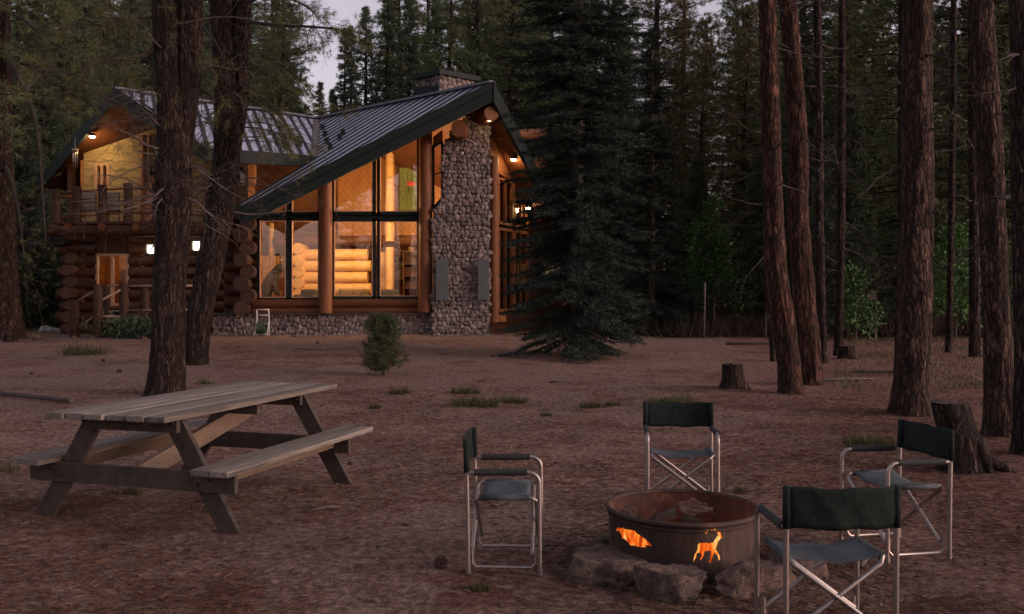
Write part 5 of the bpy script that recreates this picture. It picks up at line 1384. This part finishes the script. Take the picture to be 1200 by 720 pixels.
for i, (x0, y0, z0, x1, y1, z1, lab) in enumerate(((-.28, -.05, .07, .10, .10, .12, 'charred log lying at the left inside the fire ring'), (-.02, .18, .06, .30, -.02, .13, 'charred log lying at the right inside the fire ring'), (-.24, .26, .10, .02, .33, .215, 'ash grey log leaning on the back wall of the fire ring'), (.22, .30, .09, .05, .20, .20, 'short charred log propped at the back right of the fire ring'))):
    mb = MB(); p, q = Vector((FX + x0, FY + y0, fz + z0)), Vector((FX + x1, FY + y1, fz + z1)); mb.tube([p, p.lerp(q, .5) + Vector((0, 0, .01)), q], [.035, .04, .033], 10, jit=.08)
    o = mb.build('burning_log', char, None, True); tag(o, lab, 'burning log')
l = lamp((FX + .04, FY - .02, fz + .20), .05, (1, .38, .10), .12, 'fire_light'); l.parent = None
# lava stones round the ring
def rock(name, label, x, y, z, rx, ry, rz, seed, rotz=0, amp=.42, cut_=None, group='lava rocks around the fire ring', mat='rock', sub=5):
    V_, F_ = ico(sub); out = []; rm = Matrix.Rotation(rotz, 3, 'Z'); rr_ = random.Random(seed)
    planes = [(Vector((rr_.gauss(0, 1), rr_.gauss(0, 1), rr_.gauss(0, .7))).normalized(), rr_.uniform(.42, .72)) for _ in range(16)] + [(Vector((0, 0, 1)), .55)]
    for p in V_:
        q = Vector(p)
        for n_, d_ in planes:
            e = q.dot(n_) - d_
            if e > 0: q = q - n_ * e * .97
        s_ = Vector((seed * 3.1, seed * 1.7, seed)); nn = q.normalized()
        q = q + nn * (amp * .35 * noise.noise(q * 1.4 + s_) + .06 * noise.noise(q * 4 + s_) + .036 * noise.noise(q * 9 + s_) + .010 * noise.noise(q * 26 + s_))
        out.append(rm @ Vector((q.x * rx, q.y * ry, q.z * rz)))
    me = bpy.data.meshes.new(name); me.from_pydata([tuple(p) for p in out], [], F_); me.polygons.foreach_set('use_smooth', [True] * len(F_)); me.set_sharp_from_angle(angle=R(24)); me.update()
    o = link_mesh(name, me, M[mat]); o.location = (x, y, gz(x, y) + z); tag(o, label, 'rock', group); return o
rock('lava_rock', 'large flat topped lava rock at the left of the fire ring', .595, 5.24, .0, .30, .46, .225, 1, R(20))
rock('lava_rock', 'lava rock at front, directly below the space between fish and elk', 0.89, 4.88, .025, .27, .22, .21, 2, R(5))
rock('lava_rock', 'broad lava rock in front, below and right of the elk', 1.33, 4.93, .03, .34, .23, .21, 3, R(12))
rock('lava_rock', 'lava rock at the right of the ring behind the nearest chair', 1.66, 5.2, .03, .28, .26, .22, 4, R(-30))
rock('lava_rock', 'small dark lava rock wedged between the left rock and the ring', .735, 4.99, -.01, .11, .10, .10, 6, 0)
rock('lava_rock', 'lava rock half hidden behind the ring at the back left', .60, 5.80, .0, .20, .18, .12, 7, .4)
rock('lava_rock', 'lava rock half hidden behind the ring at the back right', 1.35, 6.12, .0, .2, .16, .12, 8, .9)

# ------------------------------------------------------------------ stumps, stones, poles, plants
def stump(name, label, u, d, wpx, hpx, seed, lean=0, flare=.6, group=None, rootr=None):
    x = X(u, d); z0 = gz(x, d); r_ = wpx / 2 / F * d; h = hpx / F * d
    t = thing(name, label, 'tree stump', (x, d, z0), 0, group)
    V, Fc = trunk_np([(0, 0, -.06), (0, 0, h * .3), (-lean * .5, 0, h * .7), (-lean, 0, h)], [r_ * 1.12, r_, r_ * .95, r_ * .93], 8, 40, .12, flare, seed, .22)
    tp_ = np.array(V).reshape(-1, 40, 3)
    tp_[-1, :, 2] += np.array([.03 * noise.noise(Vector((k * .35, seed, 0))) for k in range(40)])
    link_mesh('trunk', np_mesh('trunk', tp_.reshape(-1, 3), Fc, True), M['bark_dark'], t)
    mb = MB(); c = (-lean, 0, h - .004); mb.v = [c] + [tuple(p) for p in tp_[-1]]; mb.f = [(0, 1 + k, 1 + (k + 1) % 40) for k in range(40)]; mb.m = [0] * 40
    me = bpy.data.meshes.new('cut_top'); me.from_pydata(mb.v, [], mb.f); me.update(); link_mesh('cut_top', me, M['grey_wood_end'], t)
    if rootr:
        mb = MB()
        for (a, L_, r2) in rootr:
            P_ = [Vector((math.cos(a) * r_ * .7, math.sin(a) * r_ * .7, h * .45)), Vector((math.cos(a) * r_ * 1.15, math.sin(a) * r_ * 1.1, h * .2)), Vector((math.cos(a) * (r_ + L_ * .6), math.sin(a) * (r_ + L_ * .6), .05)), Vector((math.cos(a) * (r_ + L_), math.sin(a) * (r_ + L_), -.02))]
            C, rr = catmull([tuple(p) for p in P_], [r2, r2 * .9, r2 * .6, r2 * .25], 5); mb.tube([tuple(c) for c in C], [float(q) for q in rr], 10, jit=.12)
        off = Vector(t.location); mb.v = [tuple(Vector(p) + off) for p in mb.v]; mb.build('root', M['bark_dark'], t, True)
    return t
stump('tree_stump', 'big cut stump with a pale root reaching right, behind the right chair', 1127, 8.35, 42, 80, 3, .12, .35, rootr=((-.25, .30, .075), (-.8, .10, .07)))
stump('tree_stump', 'low pale cut stump standing alone in the clearing left of the leaning pair', 860, 15.0, 24, 28, 5, .02, .7)
stump('tree_stump', 'short dark stump behind the leaning red pair', 992, 20.5, 17, 15, 6, 0, .4)
stump('tree_stump', 'small dark stump at the left edge of the yard', 12, 26.0, 13, 10, 7, 0, .4)
def smallrock(name, lab, u, d, s, seed, mat='rock', group='stones lying about the yard', zs=.6):
    x = X(u, d); return rock(name, lab, x, d, s * .1, s, s * .8, s * zs, seed, seed, .5, None, group, mat, 3)
M['palestone'] = simple('pale_stone', (.42, .38, .36), .9, var=.2, scale=14)
for i, (u, d, s, mt, lab) in enumerate(((20, 32, .35, 'palestone', 'pale stone left of the pale heap beyond the stair'), (52, 32.5, .45, 'palestone', 'pale jagged stone in the middle of the heap beyond the stair'), (60, 33.0, .35, 'palestone', 'tallest white stone of the heap beyond the stair'),
        (68, 32.4, .3, 'palestone', 'small pale stone at the right of the heap beyond the stair'), (79, 32, .2, 'palestone', 'last pale stone by the stair foot'), (86, 27.6, .16, 'rock', 'brown stone at the foot of the first stair post'), (108, 27.3, .18, 'rock', 'flat brown stone between the two lower stair posts'),
        (168, 27.5, .22, 'rock', 'reddish block beside the porch left of the twin pine'), (381, 28.6, .14, 'rock', 'dark stone below the window sill left of the sapling'), (345, 28, .12, 'rock', 'small dark stone in front of the hose cart'),
        (86, 23.5, .17, 'rock', 'dark stone beside the dry tuft in the left yard'), (42, 26.8, .28, 'rock', 'low dark stone near the red edge pine'))):
    smallrock('stone', lab, u, d, s, 20 + i, mt)
t = thing('wooden_pole', 'long weathered pole lying on the ground left of the picnic table', 'pole', (X(20, 13.8), 13.8, gz(X(20, 13.8), 13.8)))
mb = MB(); a, b_ = PT(-60, 461, 14.6), PT(84, 478, 13.2); a.z = gz(a.x, a.y) + .04; b_.z = gz(b_.x, b_.y) + .045
mb.tube([a, (a + b_) / 2 + Vector((0, 0, .01)), b_], [.03, .035, .035], 10); mb.build('pole', M['grey_wood_end'], t, 'auto')
# pine cones
for i, (u, v, s) in enumerate(((517, 664, .030), (729, 592 + 55, .0), (123, 643, .018), (157, 633, .016), (37, 439, .05), (121, 419, .05), (140, 435, .06), (372, 402, .05), (410, 546, .02), (463, 420, .04))):
    if s == 0: continue
    d = F * EYE / (v - HOR); d = F * (EYE - gz(X(u, d), d)) / (v - HOR); x = X(u, d)
    t = MB(); rnd = random.Random(i); s = s if v > 500 else s * .6
    for r0 in range(8):
        for k in range(8):
            a = k / 8 * 6.28 + r0 * .4; f_ = r0 / 7; rr = s * 1.2 * math.sin(PI * (.15 + .8 * f_)); c = Vector((x + rr * math.cos(a), d + (f_ - .5) * s * 2.6, gz(x, d) + s * .9 + rr * math.sin(a)))
            t.ball(c, (s * .32, s * .3, s * .2), 1)
    o = t.build('pine_cone', M['cone'], None, True, fix=False)
    tag(o, 'brown pine cone lying on the bare dirt ' + ('in front of the left folding chair', '', 'under the picnic table, left', 'under the picnic table, right', 'at the far left of the yard', 'in the yard beyond the picnic table, left', 'in the yard beyond the picnic table, right', 'below the big windows', 'between the table and left chair', 'beside the yard sapling')[i], 'pine cone', 'pine cones on the ground')
# grass tufts
def tuft(u, v, s, n, seed, lab, mat='grass'):
    d = F * EYE / (v - HOR); d = F * (EYE - gz(X(u, d), d)) / (v - HOR); x = X(u, d); rg = np.random.default_rng(seed)
    p = np.clip(rg.normal(0, 1, (n, 3)), -1.5, 1.5) * s * .8 * min(1, (n / 300) ** .6) * np.array([1.3, .8, 0]); dv = rg.normal(0, .45, (n, 3)); dv[:, 2] = 1
    V, Fc = blades(p, dv, s * rg.uniform(.5, 1.1, n), .006 * max(1, d / 7), rg)
    o = link_mesh('grass_tuft', np_mesh('grass_tuft', V, Fc), M[mat]); o.location = (x, d, gz(x, d) - .005); tag(o, lab, 'grass tuft', 'grass tufts in the clearing')
for i, (u, v, s, n, lab) in enumerate(((559, 692, .07, 90, 'small grass tuft at the bottom centre below the left folding chair'), (790, 474, .20, 300, 'green grass tuft just above the far folding chair'), (694, 478, .12, 160, 'grass tuft left of the far folding chair, right one of two'),
        (718, 475, .09, 110, 'little grass tuft nearest the back panel of the far chair'), (557, 476, .20, 260, 'long low grass tuft in the middle of the clearing'), (600, 472, .14, 170, 'grass tuft right of the long low one in the clearing'), (545, 461, .16, 140, 'sparse grass tuft behind the long low one'),
        (1020, 522, .16, 260, 'dry grass tuft left of the right folding chair'), (155, 578, .08, 90, 'grass tuft in the shade of the picnic table'), (100, 412, .35, 160, 'dry grass tuft in the left yard before the stair'), (470, 461, .14, 120, 'grass tuft at the foot of the yard sapling'),
        (240, 449, .16, 60, 'wispy grass at the foot of the forked pine'), (440, 478, .10, 60, 'faint grass tuft right of the picnic tabletop'), (8, 552, .10, 90, 'grass tuft at the left edge beside the bench end'), (868, 576, .07, 60, 'tiny grass tuft right of the fire ring'), (640, 488, .09, 60, 'thin grass tuft in mid clearing'), (178, 462, .2, 30, 'pale dry stalks at the foot of the twin pine'))):
    tuft(u, v, s, int(n * 1.5), 300 + i, lab)
# ground cover at the wood's edge, right and far back
def cover(name, lab, n, fx, s, mat, seed, wd=.02):
    rg = np.random.default_rng(seed); P_ = []
    while len(P_) < n:
        x, y = fx(rg)
        if noise.noise(Vector((x * .45, y * .45, seed))) + rg.normal(0, .2) > .05: P_.append((x, y, gz(x, y)))
    P_ = np.array(P_); dv = rg.normal(0, .6, P_.shape); dv[:, 2] = 1
    V, Fc = blades(P_, dv, s * rg.uniform(.4, 1.2, len(P_)), wd, rg)
    o = link_mesh(name, np_mesh(name, V, Fc), M[mat]); tag(o, lab, 'ground cover', kind='stuff')
cover('undergrowth', 'low green undergrowth beneath the trees on the right', 9000, lambda r: ((lambda y: (y * r.uniform(.36, .64), y))(r.uniform(15, 34))), .10, 'grass', 5, .016)
cover('brushwood', 'brown brush and dead twigs along the far edge of the clearing', 30000, lambda r: ((lambda y: (y * r.uniform(.12, .62), y))(r.uniform(28, 60))), .75, 'brush', 6, .03)
cover('undergrowth', 'dull green brush beyond the stair at the left', 12000, lambda r: ((lambda y: (y * r.uniform(-.7, -.30), y))(r.uniform(36, 60))), .9, 'fircover' if 'fircover' in M else 'pine_far', 7, .05)
# sticks lying about
rnd = random.Random(77)
for i, (u, v, L_, a) in enumerate(((985, 385 + 60, 1.6, .3), (905, 402, 2.6, .1), (1045, 437, 1.4, -.3), (660, 447, .5, .2), (1015, 600 + 60, .3, 1), (380, 600, .25, .5))):
    d = F * EYE / (v - HOR); d = F * (EYE - gz(X(u, d), d)) / (v - HOR); x = X(u, d); z = gz(x, d) + .02 + .004 * L_
    mb = MB(); mb.tube([(x - L_ / 2 * math.cos(a), d - L_ / 2 * math.sin(a), z), (x + .02, d + .03, z + .008), (x + L_ / 2 * math.cos(a), d + L_ / 2 * math.sin(a), z)], [.012 + .01 * L_, .012 + .008 * L_, .006], 6, jit=.2)
    o = mb.build('fallen_stick', M['twig'], None, True); tag(o, ('fallen stick beside the stump behind the leaning pair', 'long fallen limb at the far edge of the clearing', 'fallen limb between the stout pine and short dark stump', 'short stick before the big spruce', 'twig on the dirt by the right chair', 'twig on the dirt right of the picnic table')[i], 'stick', 'fallen sticks')
# post with a small box in the wood, thin stakes
t = thing('post', 'thin pale post with a small box on top among the right hand trees', 'post', (X(1026, 24), 24, gz(X(1026, 24), 24)))
p = Vector(t.location); mb = MB(); mb.tube([p, p + Vector((0, 0, 1.45))], .025, 8); mb.build('post', M['twig'], t)
mb = MB(); mb.box(p + Vector((-.13, 0, 1.35)), (.24, .16, .20)); mb.box(p + Vector((-.13, 0, 1.47)), (.30, .22, .03)); mb.build('box', M['grey_wood_end'], t)
for i, (u, lab) in enumerate(((825, 'thin stake at the far edge left of the green sapling foot'), (897, 'thin stake just left of the leaning red pair'))):
    d = 27; x = X(u, d); mb = MB(); mb.tube([(x, d, gz(x, d) - .1), (x + .03, d, gz(x, d) + 1.7)], .025, 8); o = mb.build('stake', M['twig'], None, True); tag(o, lab, 'stake', 'stakes at the clearing edge')
# bush by the porch
rg = np.random.default_rng(41); P_ = rg.normal(0, 1, (3200, 3)) * np.array([.7, .3, .17]) + np.array([X(163, 28), 28.1, gz(-11, 28) + .3]); P_[:, 2] = np.maximum(P_[:, 2], gz(-11, 28))
V, Fc = blades(P_, rg.normal(0, 1, (3200, 3)) + np.array([0, 0, .8]), .16, .05, rg); o = link_mesh('bush', np_mesh('bush', V, Fc), M['fir']); tag(o, 'dark low bush under the porch railing', 'bush')

# ------------------------------------------------------------------ labels of look-alike trees: count them off from the left
by = {}
for o in bpy.data.objects:
    if o.name.startswith('conifer_tree') and o.parent is None and 'label' in o: by.setdefault(o['label'], []).append(o)
ORD = ['leftmost one', 'second from the left', 'third from the left', 'fourth from the left', 'fifth from the left', 'sixth from the left', 'seventh from the left', 'eighth from the left', 'ninth from the left', 'tenth from the left', 'eleventh from the left']
for lab, os_ in by.items():
    if len(os_) < 2: continue
    os_.sort(key=lambda o: o.location.x / o.location.y)
    for o, n_ in zip(os_, ORD): o['label'] = lab.replace('dense dark ', 'dark ').replace('open crowned ', '') + ', ' + n_
